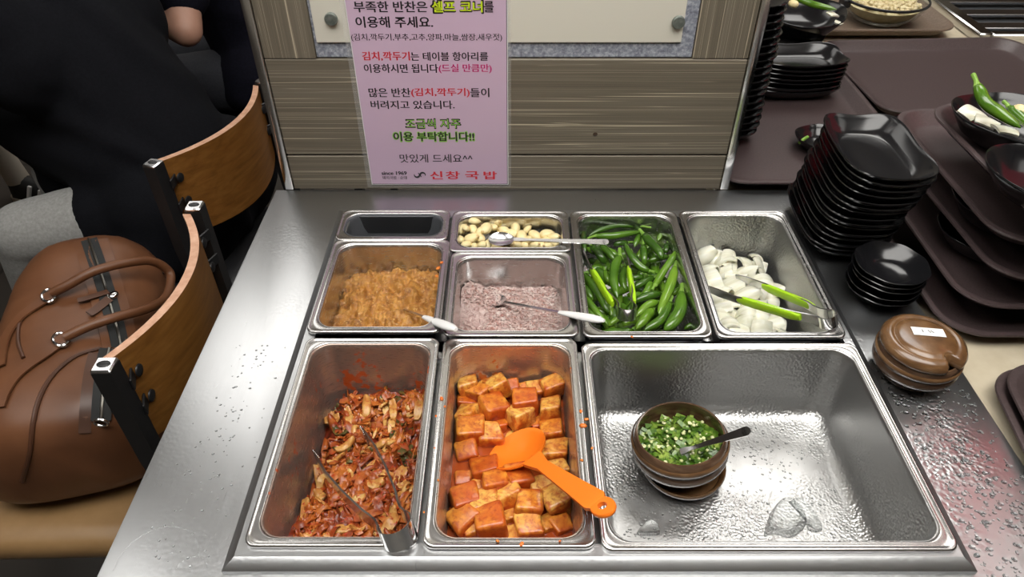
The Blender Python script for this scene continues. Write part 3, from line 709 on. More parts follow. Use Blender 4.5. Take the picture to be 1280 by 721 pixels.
# ------------------------------------------------------------------ utensils
def strip(b, path, nrm, wid, th, m=0):
    """flat metal band along a path; nrm = direction of its width"""
    k = len(path); L = []
    for i_ in range(k):
        T = (path[min(i_+1, k-1)]-path[max(i_-1, 0)]).normalized(); n = (nrm - T*nrm.dot(T)).normalized(); s = T.cross(n)
        w = wid[i_] if isinstance(wid, list) else wid
        L.append([path[i_]+n*w/2+s*th/2, path[i_]-n*w/2+s*th/2, path[i_]-n*w/2-s*th/2, path[i_]+n*w/2-s*th/2])
    b.loops(L, True, True, True, m)
def tongs(label, loop_c, rad, tipA, tipB, grip=None, gmat=None, wid=.013, teeth=True, nrm=None):
    c = Vector(loop_c); A = Vector(tipA); B = Vector(tipB)
    ax = ((A+B)/2-c).normalized()
    n = nrm.normalized() if nrm else (A-c).cross(B-c).normalized()
    if n.z < 0: n = -n
    ax = (ax-n*ax.dot(n)).normalized(); sd = n.cross(ax)           # sd: sideways in the plane of the tongs
    if (A-c).dot(sd) < 0: sd = -sd
    T = thing('tongs', label, 'tongs', c - n*wid/2)
    arc = [c + (sd*math.cos(t)-ax*math.sin(t))*rad for t in [ -.55 + (PI+1.1)*k/20 for k in range(21)]]
    b = MB(); strip(b, arc, n, wid, .0011); b.build('spring_bend', M['chrome'], T, sharp=35)
    for (tip, a0, sg) in ((A, arc[0], 1), (B, arc[-1], -1)):
        d = tip-a0; l = d.length
        pts = [a0+d*t for t in (0,.06,.12,.2,.45,.7,.88,1)]
        off = [0,-.0015,-.001,.001,.003,.003,.001,-.001]
        pts = [p+sd*sg*o_*1.2 for p, o_ in zip(pts, off)]
        b = MB(); strip(b, pts, n, [wid, wid*.8, wid*.75, wid*.8, wid*.75, wid*.68, wid*.8, wid*.62], .0020)
        e = d.normalized()
        if teeth:
            for q in range(6):
                z = tip - e*(.003+.004*q); b.box(z - sd*sg*.001, (.001,.001,wid*.7), Matrix((e, sd, n)).transposed(), .0002)
        a_ = b.build('arm', M['utensil'], T, sharp=35)
        if grip:
            g = MB(); g0, g1 = grip; gp = [a0+d*(g0+(g1-g0)*t/8)+sd*sg*.0025 for t in range(9)]
            prof = [.6,.95,1,1,1,1,1,.95,.6]
            L = []
            for p, w in zip(gp, prof):
                L.append([p + n*math.copysign(abs(math.cos(t))**.6, math.cos(t))*wid*.40*w + sd*math.copysign(abs(math.sin(t))**.6, math.sin(t))*.0034*w for t in [2*PI*j/12 for j in range(12)]])
            g.loops(L, True, True, True); g.build('grip', gmat, a_)
    return T
UPN = Vector((0,0,1))
tongs('plain steel tongs lying in the cabbage kimchi', at(496.5,663,.022), .0155, at(391.5,568,-.052), at(453,537,-.050), wid=.020)
tongs('lime-handled steel tongs standing among the green chilies', at(783.5,389,.012), .0115, at(727,314,-.012), at(779,312,-.010), grip=(.08,.66), gmat=M['lime'], wid=.016, teeth=False, nrm=Vector((0,.25,1)))
tongs('lime-handled steel tongs lying across the cut onion', at(1034.5,399,.022), .0105, at(884,361,-.020), at(921,346,-.034), grip=(.14,.70), gmat=M['lime'], wid=.015, teeth=False, nrm=Vector((-.35,.25,1)))

def spoon(label, bc, end, bw, bl, hm, bm_, hw=.009, grip=None, grip_m=None, depth=.006, tilt=None, handle_up=.0, hole=False, name='spoon', group=None, th=.0012, grip_w=.0095):
    """bowl centre bc, handle end; the bowl is a shallow scoop"""
    bc = Vector(bc); end = Vector(end); d = (end-bc); l = d.length; e = Vector((d.x, d.y, d.z)).normalized()
    up = tilt.normalized() if tilt else Vector((0,0,1)); up = (up - e*up.dot(e)).normalized(); s = up.cross(e)
    T = thing(name, label, name.split('_')[-1] if name != 'spoon' else 'spoon', bc - up*depth, group)
    b = MB(); n = 28; rings = []
    for (q, off) in [(k/7, 0) for k in range(1, 8)] + [(1.0, th), ] + [(k/7, th) for k in range(7, 0, -1)]:
        row = []
        for j in range(n):
            t = 2*PI*j/n; x = math.cos(t)*bl*q; y = math.sin(t)*bw*q*(1-.10*math.cos(t))
            z = -depth*(1-q*q) + off*(1 if off else 0)
            row.append(bc + e*x + s*y + up*z)
        rings.append(row)
    b.loops(rings, True, True, True); b.build('bowl', bm_, T, sharp=50)
    h = MB(); st = bc + e*bl*.93
    N_ = 12; pts = []; ws = []
    for k in range(N_+1):
        t = k/N_; pts.append(st + (end-st)*t + up*(handle_up*math.sin(PI*t)+th*.5)); ws.append(hw*(.75 if t < .1 else .42+.75*t**1.6) if hm is not M['orange'] else hw*(1.25-.8*min(1,t*4) if t < .2 else .65+.75*t**1.3))
    g0 = grip if grip else 1.0
    kk = max(2, int(round(N_*g0)))
    if hole:
        L = []
        c0 = end - e*.011
        strip(h, [p for p in pts if (p-end).length > .019]+[end-e*.0195], s, [w for p, w in zip(pts, ws) if (p-end).length > .019]+[.0175], .0042)
        # flat end with a hanging hole
        for (r, zz) in ((.0042,.0022),(.0105,.0022),(.0112,.001),(.0112,-.001),(.0105,-.0022),(.0042,-.0022)):
            L.append([c0 + e*math.cos(t)*r*(1.25 if r > .005 else 1.2) + s*math.sin(t)*r + up*zz for t in [2*PI*j/28 for j in range(28)]])
        L.append(L[0]); h.loops(L)
    else:
        strip(h, pts[:kk+1], s, ws[:kk+1] if not grip else hw*.5, .0018)
        if not grip:
            h.lathe([(.0001,-.0009),(ws[-1]*.5,-.0009),(ws[-1]*.5,.0009),(.0001,.0009)], 16, pts[-1], Matrix((e, s, up)).transposed())
    h.build('handle', hm, T, sharp=40)
    if grip:
        g = MB(); gp = [pts[kk]+(end-pts[kk])*t/10 for t in range(11)]; pr = [.45,.62,.72,.80,.88,.95,1,1,.95,.8,.4]
        L = []
        for p, w in zip(gp, pr): L.append([p + s*math.cos(t)*grip_w*w + up*math.sin(t)*grip_w*.62*w for t in [2*PI*j/16 for j in range(16)]])
        g.loops(L, True, True, True); g.build('grip', grip_m, T)
    return T
spoon('plain steel spoon resting across the garlic pan', at(627,299,.010), at(757,303,.022), .0115, .0185, M['utensil'], M['utensil'], hw=.0075, tilt=Vector((0,-.35,1)), depth=.004)
spoon('white-handled steel spoon resting in the salted shrimp', at(620,376,-.034), at(755,401,.037), .0125, .018, M['utensil'], M['utensil'], hw=.007, grip=.58, grip_m=M['white_plastic'], grip_w=.0062, tilt=Vector((0,-.1,1)), depth=.005)
spoon('white-handled steel spoon stuck in the soybean paste', at(500,385,-.034), at(570,412,.036), .010, .014, M['utensil'], M['utensil'], hw=.006, grip=.40, grip_m=M['white_plastic'], grip_w=.0068)
spoon('bright orange slotless plastic ladle lying in the radish kimchi'.replace('slotless ',''), at(648,562,-.034), at(763,640,.048), .0335, .034, M['orange'], M['orange'], hw=.019, depth=.011, hole=True, th=.002, tilt=Vector((-.1,-.15,1)), name='serving_spoon')

# ------------------------------------------------------------------ stoneware pots
def pot(label, base, s, tiltM, lid=False):
    T = thing('stoneware_pot', label, 'pot', base)
    def wob(t, r, z): return (1+.006*math.sin(2*t), 0)
    b = MB()
    prof = [(.034,0),(.038,.001),(.040,.004),(.040,.008),(.047,.013),(.0535,.021),(.0545,.027),(.0525,.031),(.0518,.033),(.0535,.036),(.0540,.042),(.0515,.047),(.0502,.050),(.0490,.0515),(.0474,.051),(.0470,.047),(.0485,.040),(.0480,.025),(.040,.010),(.020,.007)]
    b.lathe([(r*s, z*s) for r, z in prof], 48, base, tiltM, wob); b.build('bowl', M['stoneware'], T, sharp=60)
    b = MB(); b.lathe([(r*s, z*s) for r, z in [(.0536,.0352),(.0549,.0365),(.0553,.0395),(.0549,.0425),(.0534,.044)]], 48, base, tiltM, wob, False, False); b.build('band', M['stone_light'], T)
    return T
# pot with chopped chives, tipped a little, standing in its own lid
pb = at(851,586,-.088)
Lb = Vector((pb.x, pb.y, ZC-.0885))
b = MB(); b.lathe([(.020,0),(.036,.0005),(.043,.004),(.0475,.010),(.0485,.0145),(.0475,.0165),(.0455,.0155),(.042,.009),(.034,.006),(.015,.0055)], 48, Lb)
o = b.build('pot_lid', M['stone_light'], origin=Lb); tag(o, 'brown stoneware lid lying upside down under the chive pot', 'lid')
tM = R3(0, -.10, -.10)
pbase = Lb + Vector((-.003, .003, .0075))
pot('brown stoneware pot of chopped green chives in the large pan', pbase, .98, tM)
random.seed(41); b = MB(); b2 = MB()
b.lathe([(.0462,.0205),(.0472,.026),(.030,.029),(.008,.030)], 28, pbase, tM, lambda t, r, z: (1, .003*math.sin(3*t)))
for k in range(330):
    t = random.uniform(0, 2*PI); r = .044*math.sqrt(random.random()); q = Vector((r*math.cos(t), r*math.sin(t), .030+.005*(1-r/.044)+random.uniform(-.001,.006)*(.4 if r > .037 else 1)))
    w = pbase + tM @ q; a = random.uniform(0, 2*PI)
    if random.random() < .72:
        l = random.uniform(.003,.0065); R = R3(a, random.uniform(-.7,.7), random.uniform(-.5,.5)); wd = random.uniform(.0015,.0032)
        b.loops([[w+R@Vector((x, y, z)) for x, y, z in ((-l,-wd,zz),(l,-wd*.8,zz+.0006),(l,wd*.8,zz),(-l,wd,zz+.0008))] for zz in (0,.0007)], True, True, True)
    else: b2.ball(w+Vector((0,0,.001)), (random.uniform(.0012,.0028),)*2+(.0014,), 6, R3(a))
o = b.build('chopped_chives', M['scallion'], origin=pbase, sharp=50); tag(o, 'chopped green chives with garlic filling the small brown pot', 'chopped chives', kind='stuff')
b2.build('pale_bits', M['scallion_pale'], o)['kind'] = 'stuff'
spoon('small steel spoon stuck in the chopped chives', at(840,568,-.047), at(933,539,.012), .008, .012, M['chrome'], M['chrome'], hw=.0085, tilt=Vector((-.3,-.4,1)), depth=.003)
# lidded pot on the right of the counter
b0 = at(1135,465,0.0); PS = .83
T = pot('lidded brown stoneware pot on the wet right side of the counter', b0, PS, R3(0, 0, 0))
def notch(t, r, z):
    a = (t-math.radians(-68)+PI) % (2*PI)-PI
    k = math.exp(-(a/.17)**6)
    return (1 - k*.26*max(0, min(1, (r-.026)/.010)), 0)
b = MB(); b.lathe([(r*PS, z*PS) for r, z in [(.0475,.049),(.0515,.050),(.0535,.053),(.0535,.057),(.051,.062),(.046,.0655),(.041,.0668),(.0395,.0655),(.038,.0655),(.0365,.0672),(.030,.0685),(.012,.069)]], 96, b0, None, notch)
ld = b.build('lid', M['stone_light'], T, sharp=60)
b = MB(); R = R3(-.12); q = b0+Vector((.004,.006,.0698*PS)); b.box(q, (.034,.0125,.0006), R, .0001); st = b.build('paper_label', M['white'], ld)
b = MB()
for dx in (-.006, .001, .004): b.box(q+R@Vector((dx,.0005,.0005)), (.0009,.0045,.0002), R3(.3+dx*60))
b.build('pen_mark', M['ink'], ld)

# ------------------------------------------------------------------ black melamine dishes and bowls
def sqplate(name='side_dish_plate'):
    """oblong dish with softly waved rim"""
    b = MB(); L = []; n = 12
    def lp(hx, hy, r, z, wv):
        hx *= .89; hy *= .93; P_ = []; e_ = 3.9 if hx > .04 else 3.2
        for j in range(60):
            t = 2*PI*j/60; ct, st = math.cos(t), math.sin(t); g_ = (abs(ct)**e_+abs(st)**e_)**(-1/e_)
            P_.append(Vector((hx*ct*g_, hy*st*g_, z)))
        for p in P_:
            t = math.atan2(p.y/hy, p.x/hx); k = wv*(abs(math.cos(2*t))**2)
            p.z -= .004*k; 
            p.x *= 1-.035*k*(abs(math.cos(t)) > .7); p.y *= 1-.03*k*(abs(math.sin(t)) > .7)
        L.append(P_)
    lp(.020,.045,.015,.0012,0); lp(.036,.062,.022,.0,0); lp(.040,.066,.024,.001,0); lp(.049,.077,.028,.009,.3); lp(.058,.087,.030,.0195,.8); lp(.0605,.0895,.031,.0232,1); lp(.0612,.0902,.031,.0246,1); lp(.0605,.0895,.031,.0255,1)
    lp(.0590,.088,.030,.0248,1); lp(.056,.085,.029,.021,.8); lp(.047,.075,.027,.0105,.3); lp(.040,.067,.024,.0042,0); lp(.036,.062,.022,.0034,0); lp(.018,.042,.014,.0042,0)
    b.loops(L, True, True, True)
    return b.build(name, M['melamine'], origin=(0,0,0), sharp=60)
PL = sqplate()
def stack(root, n, p0, p1, rz, labfmt, group, jit=.002, seed=1, cat='plate', first=None, ex=0.0):
    random.seed(seed); out = []
    for k in range(n):
        t = k/(n-1) if n > 1 else 0; p = Vector(p0).lerp(Vector(p1), t) + Vector((random.uniform(-jit,jit), random.uniform(-jit,jit), 0))
        w = 'top dish' if k == n-1 else ('bottom dish' if k == 0 else ORD[n-1-k]+' dish from top')
        Mx = TR(p, rz+random.uniform(-.03,.03))
        if first is None and k == 0:
            o = root; o.location = p; o.rotation_euler = (0,0,rz)
        else: o = dup(root, Mx)
        o['label'] = labfmt.format(w=w); o['group'] = group; o['category'] = cat; out.append(o)
    return out
ps = stack(PL, 15, (.453,.826,ZC+.0005), (.459,.792,ZC+.137), -.06, '{w} of the tall leaning stack of black oblong dishes on the counter', 'black oblong dishes in the tall counter stack', .0025, 2)
# small round dishes
b = MB()
def wv(t, r, z): return (1+.012*math.sin(8*t)*(z > .012), .0006*math.sin(8*t+1)*(z > .012))
b.lathe([(.010,.001),(.024,0),(.027,.0005),(.034,.005),(.046,.0175),(.0505,.022),(.0512,.0232),(.0503,.024),(.048,.0215),(.036,.0085),(.026,.004),(.010,.003)], 56, (0,0,0), None, wv)
DP = at(1096,368,0)
b.v = [q_*.86 for q_ in b.v]
RD = b.build('sauce_dish', M['melamine'], origin=(0,0,0), sharp=60)
stack(RD, 5, (DP.x,DP.y,ZC), (DP.x+.002,DP.y,ZC+.034), 0, '{w} of the short stack of small round black dishes', 'small round black dishes on the counter', .002, 4, 'dish')

# trays on the beige tables
TZ = ZC - .012
b = MB(); 
TB = thing('tray_table', 'beige topped return table under the brown trays', 'table', (1.2,.9,0))
b.box((1.37, .70, TZ-.015), (1.70, 1.60, .03), None, .004)
b.box((1.30, 2.02, TZ-.015), (1.96, 1.03, .03), None, .004)
b.box((.4185, 1.23, TZ-.015), (.195, .55, .03), None, .004)
b.build('table_top', M['beige'], TB)
for x, y in ((.60,.0),(2.1,.0),(.45,2.4),(2.1,2.4)):
    b = MB(); b.box((x, y, (TZ-.03)/2), (.05,.05,TZ-.03), None, .004); b.build('leg', M['black_metal'], TB)
def tray(name, m, sx, sy, rim=.020):
    b = MB(); L = []
    for (ins, r, z) in ((.030,.03,0),(.020,.035,.0005),(.008,.042,rim-.004),(.001,.048,rim-.0035),(0,.05,rim-.002),(.0008,.05,rim),(.006,.046,rim+.0006),(.009,.044,rim-.001),(.022,.036,.005),(.028,.034,.0034),(.040,.028,.0032)):
        L.append(rrect(sx/2-ins, sy/2-ins, r, 9, z))
    b.loops(L, True, True, True)
    return b.build(name, m, origin=(0,0,0), sharp=50)
TRY = tray('serving_tray', M['tray'], .335, .435)
def put_tray(x, y, z, rz, label, group='brown serving trays', first=[True], rx=0, ry=0):
    if first[0]: o = TRY; first[0] = False; o.location = (x,y,z); o.rotation_euler = (rx,ry,rz)
    else: o = dup(TRY, TR((x,y,z), rz, rx, ry))
    tag(o, label, 'tray', group); return o
put_tray(.485, 1.150, TZ+.008, -.01, 'brown tray beside the wood panel, holding plate stacks')
put_tray(.868, 1.335, TZ+.012, PI/2+.05, 'brown empty tray lying crosswise behind the black dish stacks')
TT = tray('serving_tray', M['tray_tan'], .36, .44); TT.location = (.77, 1.735, TZ+.010); TT.rotation_euler = (0,0,PI/2); tag(TT, 'tan tray at the back carrying a glass bowl', 'tray', 'serving trays at the back')
DY = [(.737,.772,.000,PI/2+.0), (.755,.786,.031,PI/2-.01), (.778,.797,.066,PI/2+.01), (.775,.812,.106,PI/2-.01), (.781,.742,.151,PI/2+.01)]
names = ['bottom', 'fourth from top', 'middle', 'second from top', 'topmost']
for k, (x, y, h, rz) in enumerate(DY):
    put_tray(x, y, TZ+.002+h, rz, f'{names[k]} brown tray of the stack with dishes between trays at right' if k < 4 else 'topmost brown tray of the right stack, carrying chilies in a bowl', 'stacked brown trays at the right')
put_tray(.667, .319, TZ+.003, -.155, 'dark tray at the lower right edge beside the counter', 'dark trays at lower right')
put_tray(.675, .317, TZ+.013, -.155, 'upper tray of the pair at the lower right edge', 'dark trays at lower right')

# shallow bowls
b = MB()
def wv2(t, r, z): return (1+.03*math.cos(2*t)*(z > .012)+.012*math.cos(6*t)*(z > .02), .0035*math.cos(2*t)*(z > .02))
b.lathe([(.015,.001),(.034,0),(.038,.001),(.055,.012),(.069,.030),(.0725,.0355),(.073,.037),(.0722,.038),(.070,.0365),(.066,.030),(.052,.0135),(.036,.005),(.015,.004)], 56, (0,0,0), None, wv2)
BW = b.build('side_dish_bowl', M['melamine'], origin=(0,0,0), sharp=60)
fb = [True]
def bowl(x, y, z, rz, label, s=1.0, rx=0):
    if fb[0]: o = BW; fb[0] = False; o.location = (x,y,z); o.rotation_euler = (rx,0,rz); o.scale = (s,s,s)
    else: o = dup(BW, TR((x,y,z), rz, rx, 0, s))
    return tag(o, label, 'bowl', 'black side-dish bowls on the trays')
top = TZ+.002+.151+.0045
w1 = at(1252,150,.155+.02); bowl(w1.x+.012, w1.y-.002, top, .2, 'black bowl with chili and onion on the topmost right tray', 1.0)
w2 = at(1318,222,.155+.02); bowl(w2.x, w2.y, top, .0, 'black bowl on topmost tray, cut by the picture edge', 1.0)
for k, (x, y, sc, lb) in enumerate(((.640,.765,.98,'black bowl between the second and third trays of the right stack'),(.622,.755,.84,'black bowl between the third and fourth trays of the right stack'),(.640,.715,.66,'black bowl on the bottom tray of the right stack'))):
    bowl(x, y, TZ+.002+DY[[2,1,0][k]][2]+.004, .3, lb, sc)
p = at(1028,172,.02); bowl(p.x, p.y, TZ+.012, .4, 'small black bowl with chive bits hidden behind the tall dish stack', .62); pg1 = p
p = at(1148,160,.02); bowl(p.x, p.y, TZ+.002+.012, 1.2, 'small black bowl with green stems behind the right tray stack', .62); pg2 = p
# food in those bowls
def veg_chili(pts, w, label): return chili([Vector(p) for p in pts], None, w, label, 'chilies left in the bowls on trays')
zb = top+.018
veg_chili([at(1222,108,.215), at(1232,128,.205), at(1248,140,.198), at(1276,160,.19)], .0165, 'green chili standing out of the bowl on the topmost tray')
veg_chili([at(1262,135,.185), at(1275,146,.185), at(1300,168,.185)], .014, 'second green chili in the bowl on the topmost tray')
random.seed(8)
for k, (u, v) in enumerate(((1218,138),(1236,148),(1258,158))):
    o = onion_piece(at(u, v, .176), .4+.5*k, .15, .1*k, .032, .030, .03, 'flat white onion piece in topmost tray bowl, %s from the left' % ORD[k]); o['group'] = 'onion left in the bowls on trays'
o = clove(300, at(1275,138,.188), 0, 1.4, 1.3, 'garlic clove in the bowl on the topmost right tray', 'garlic left in the bowls')
def stem_bits(p, label, z, pts):
    b = MB()
    for q in pts: b.tube([p+Vector(a) for a in q], .0028, 8)
    o = b.build('green_onion_stem', M['stem'], sharp=50); return tag(o, label, 'green onion', 'green onion stems in small bowls')
stem_bits(at(1000,181,.01), 'green onion stem in the small bowl left of the dish stack', 0, [[(-.004,-.004,.006),(.006,.004,.009),(.014,.012,.008)]])
stem_bits(at(1133,154,.03), 'pale green onion stem sticking out right of the tall dish stack', 0, [[(-.014,.008,.006),(0,0,.002),(.012,-.008,-.004)]])

# plate stacks behind the panel
tz = TZ+.008+.004
p = at(1003,105,.02)
stack(PL, 7, (p.x-.018,1.285,tz), (p.x-.017,1.285,tz+.052), PI/2+.03, '{w} of the low stack of black oblong dishes on the brown tray', 'low stack of black oblong dishes', .002, 6, 'plate', first=False)
p = at(925,132,.02)
stack(PL, 19, (.366,1.15,tz), (.366,1.15,tz+.212), 0.0, '{w} of the tall black dish stack half hidden behind the wood panel', 'tall dish stack behind the wood panel', .0012, 9, 'plate', first=False)
# bowls behind them with leftovers
q = at(1012,40,.07)
bowl(q.x-.03, q.y+.07, tz+.002, .1, 'lower of the two black bowls holding leftover chili at the back', 1.2)
bowl(q.x+.0, q.y+.075, tz+.040, .2, 'upper black bowl at the back with chili and garlic on it', 1.25)
bq = Vector((q.x, q.y+.075, tz+.066))
veg_chili([at(995,-2,.115), at(1018,6,.118), at(1046,12,.118)], .014, 'green chili lying in the upper back bowl')
clove(301, at(992,5,.115), .3, 1.5, 1.4, 'garlic clove in the upper back bowl beside chili', 'garlic left in the bowls')
o = onion_piece(at(1041,16,.112), .4, .1, .1, .02, .02, .03, 'white onion scrap in the upper back bowl'); o['group'] = 'onion left in the bowls on trays'
o = onion_piece(at(1049,27,.085), .9, .2, .1, .02, .016, .03, 'white onion scrap on the lower back bowl rim'); o['group'] = 'onion left in the bowls on trays'
# glass bowl with pale food
gq = at(1108,12,.035); GZ = TZ+.014
G = thing('glass_bowl', 'clear glass bowl of pale food on the tan tray', 'bowl', (gq.x, gq.y+.02, GZ))
c0 = Vector((gq.x, gq.y+.02, GZ))
b = MB(); b.lathe([(.02,.001),(.045,0),(.055,.003),(.078,.022),(.090,.045),(.0925,.052),(.0918,.0535),(.0895,.052),(.086,.044),(.074,.0235),(.053,.006),(.02,.004)], 48, c0); b.build('glass_body', M['glass'], G)
b = MB(); b.lathe([(.0928,.0495),(.0945,.051),(.0945,.0545),(.0925,.0555),(.0895,.0545)], 48, c0, cap0=False, cap1=False); b.build('rim', M['black_metal'], G)
b = MB(); b.box(c0+Vector((-.094,-.01,.046)), (.018,.026,.020), R3(.1), .003); b.build('clip', M['black_metal'], G)
random.seed(77); b = MB()
b.lathe([(.040,.0075),(.068,.022),(.080,.040),(.06,.046),(.02,.05)], 32, c0)
for k in range(260):
    t = random.uniform(0,2*PI); r = .076*math.sqrt(random.random()); b.ball(c0+Vector((r*math.cos(t), r*math.sin(t), .048-.004*(r/.076)+random.uniform(0,.006))), (.006,.0042,.004), 6, R3(t*3, .5))
o = b.build('pale_beans', M['noodle'], origin=c0, sharp=60); tag(o, 'pale yellow cooked food heaped in the glass bowl', 'food', kind='stuff')
# slatted steel rack at the very back
RK = thing('steel_rack', 'slatted steel drain rack behind the trays at top right', 'rack', (1.35,1.85,TZ))
b = MB(); b.box((1.045,1.86,TZ+.012), (.030,.62,.024), None, .003); b.box((1.70,1.86,TZ+.012), (.030,.62,.024), None, .003); b.box((1.372,1.555,TZ+.012), (.63,.022,.024), None, .003); b.box((1.372,2.165,TZ+.012), (.63,.022,.024), None, .003); b.build('frame', M['chrome'], RK)
for k in range(7):
    b = MB(); b.box((1.372, 1.615+.085*k, TZ+.016), (.62,.034,.006), None, .001); b.build('slat', M['utensil'], RK)
b = MB(); b.box((1.372,1.86,TZ+.0015), (.62,.59,.003)); b.build('drip_pan', M['pan_dark'], RK)

# ------------------------------------------------------------------ wood panel with the notice
PY = .940                                     # front face of the boards
px0, px1 = -.338, .322
PN = thing('wood_panel', 'grey-brown wood display panel standing behind the food pans', 'display panel', (0, PY+.02, ZC))
zt = ZC+.62
def board(x0, x1, z0, z1, m, nm='board', y=PY, d=.018): b = MB(); b.box(((x0+x1)/2, y+d/2, (z0+z1)/2), (x1-x0, d, z1-z0), None, .0012); return b.build(nm, m, PN, sharp=30)
zg = on_y(640,194,PY).z; zs = on_y(640,74,PY).z
board(px0, px1, ZC+.0005, zg-.0012, M['wood_h']); board(px0, px1, zg+.0012, zs-.0003, M['wood_h'])
sl = on_y(389,40,PY).x; sr = on_y(871,40,PY).x
board(px0, sl, zs+.0003, zt, M['wood_v'], 'stile'); board(sr, px1, zs+.0003, zt, M['wood_v'], 'stile')
b = MB(); b.box(((px0+px1)/2, PY+.026, (ZC+zt)/2), (px1-px0, .014, zt-ZC-.001)); b.build('backing', M['table_dark'], PN)
board(sl+.0005, sr-.0005, zs+.001, zt, M['granite'], 'granite_border', PY+.003, .012)
zi = on_y(640,54,PY).z; il = on_y(401,20,PY).x; ir = on_y(853,20,PY).x
wp = board(il-.012, ir+.004, zi, zt-.02, M['board_white'], 'ivory_board', PY+.0005, .010)
for (u, v) in ((414,23.5),(848,27.5)):
    p = on_y(u, v, PY); b = MB(); b.lathe([(.0086,0),(.0086,.003),(.0075,.0045),(.004,.005)], 24, (p.x, PY+.0005, p.z), Matrix.Rotation(PI/2, 3, 'X')); b.build('screw_cap', M['screw'], wp)
for (xa, xb) in ((px0-.013, px0-.0006), (px1+.0006, px1+.013)):
    b = MB(); b.box(((xa+xb)/2, PY+.014, (ZC+zt)/2), (xb-xa, .034, zt-ZC-.001), None, .0012); b.build('steel_trim', M['chrome'], PN)
p = on_y(744,168,PY); b = MB(); b.lathe([(.0035,0),(.0022,.0009)], 12, (p.x, PY, p.z), Matrix.Rotation(PI/2, 3, 'X')); b.build('wood_knot', M['table_dark'], PN)

# pink notice
SY = PY-.0016
NT = thing('paper_notice', 'pink laminated Korean notice hanging on the wood panel', 'notice', (on_y(549,231,SY).x, SY, ZC+.014))
tl = on_y(463,231,SY); sx0, sx1 = -.2165, -.0055; sz0 = tl.z; sz1 = sz0+.302
def card(nm, x0, x1, z0, z1, y, th, m, r=.001): 
    b = MB(); L = []
    for yy in (y, y-th): L.append([Vector((q.x, yy, q.y)) for q in rrect((x1-x0)/2, (z1-z0)/2, r, 3, 0, (x0+x1)/2, (z0+z1)/2)])
    b.loops(L, True, True, True); return b.build(nm, m, NT, smooth=False)
card('laminate', sx0-.007, sx1+.004, sz0-.005, sz1+.006, SY+.0009, .0003, M['laminate'], .003)
card('white_margin', sx0, sx1, sz0, sz1, SY+.0005, .0003, M['white'])
card('dark_rule', sx0+.0012, sx1-.0012, sz0+.0012, sz1-.0012, SY+.0001, .0001, M['ink'])
card('pink_sheet', sx0+.0012, sx1-.0020, sz0+.0020, sz1-.0012, SY-.0001, .0001, M['paper'])
TXT = []
def text(s, u0, u1, v0, v1, m, off=0.0, y=None, grow=0.0):
    yy = (SY-.0004) if y is None else y
    cu = bpy.data.curves.new('lettering', 'FONT'); cu.body = s; cu.size = 1; cu.offset = min(off, .012); cu.resolution_u = 3; cu.extrude = 0
    o = bpy.data.objects.new('lettering', cu); C.objects.link(o)
    bpy.context.view_layer.update()
    me = bpy.data.meshes.new_from_object(o.evaluated_get(bpy.context.evaluated_depsgraph_get()))
    bpy.data.objects.remove(o); bpy.data.curves.remove(cu)
    xs = [w.co.x for w in me.vertices]; ys = [w.co.y for w in me.vertices]
    a = on_y(u0, (v0+v1)/2, yy); c = on_y(u1, (v0+v1)/2, yy); t = on_y(u0, v0, yy).z+grow; bt = on_y(u0, v1, yy).z-grow
    xa, xb = a.x-grow, c.x+grow
    org = WL[NT.name]
    for w in me.vertices:
        x = xa+(w.co.x-min(xs))/(max(xs)-min(xs))*(xb-xa); z = bt+(w.co.y-min(ys))/(max(ys)-min(ys))*(t-bt)
        w.co = Vector((x, yy, z))-org
    bold = (.00022 if off > .005 else .0001) if grow == 0 else 0
    sh = [(-bold, 0), (bold, 0)] if grow == 0 else [(1.6*grow*math.cos(q*PI/4), 1.6*grow*math.sin(q*PI/4)) for q in range(8)]
    vs = [w.co.copy() for w in me.vertices]; fs = [tuple(f_.vertices) for f_ in me.polygons]; V = []; F = []
    for q, (dx, dz) in enumerate(sh):
        n0 = len(V); V += [w+Vector((dx, -.000004*q, dz)) for w in vs]; F += [tuple(i_+n0 for i_ in f_) for f_ in fs]
    me = bpy.data.meshes.new('lettering'); me.from_pydata(V, [], F)
    me.materials.append(m)
    ob = bpy.data.objects.new('lettering', me); C.objects.link(ob); ob.parent = NT; WL[ob.name] = org
    return ob
B = .020
I = M['ink']
text('부족한 반찬은', 442, 534, 1.5, 15.5, I, B); text('셀프 코너', 539, 603.5, 1, 16, M['green_ink'] if False else I, .05, SY-.0003, .0006); text('셀프 코너', 540, 603, 1.5, 15.5, M['yellow_ink'], .012, SY-.0005); text('를', 605, 617, 1.5, 15.5, I, B)
text('이용해 주세요.', 444.5, 541, 20.5, 34.7, I, B)
text('(김치,깍두기,부추,고추,양파,마늘,쌈장,새우젓)', 439, 627.5, 42, 52, I, .0)
text('김치,깍두기', 452.8, 512, 64.5, 76, M['red_ink'], .01); text('는 테이블 항아리를', 513.5, 610, 65, 76, I, .006)
text('이용하시면 됩니다', 455, 547.5, 80, 91, I, .006); text('(드실 만큼만)', 548.5, 614.5, 80, 91.5, M['pink_ink'], .006)
text('많은 반찬', 461, 513, 110, 121.5, I, .006); text('(김치,깍두기)', 514, 587, 110, 121.5, M['red_ink'], .01); text('들이', 588, 611.5, 110, 121.5, I, .006)
text('버려지고 있습니다.', 463.5, 568, 125.6, 136.2, I, .006)
text('조금씩 자주', 507, 575.6, 148.5, 160.5, I, .05, SY-.0003, .0004); text('조금씩 자주', 508, 575, 149, 160, M['green_ink'], .0, SY-.0005)
text('이용 부탁합니다!!', 492, 592.5, 165, 176.5, M['green_ink'], .05, SY-.0003, .0006); text('이용 부탁합니다!!', 492, 592.5, 165, 176.3, I, .012, SY-.0005)
text('맛있게 드세요^^', 499.7, 590.6, 192.7, 203.2, I, .004)
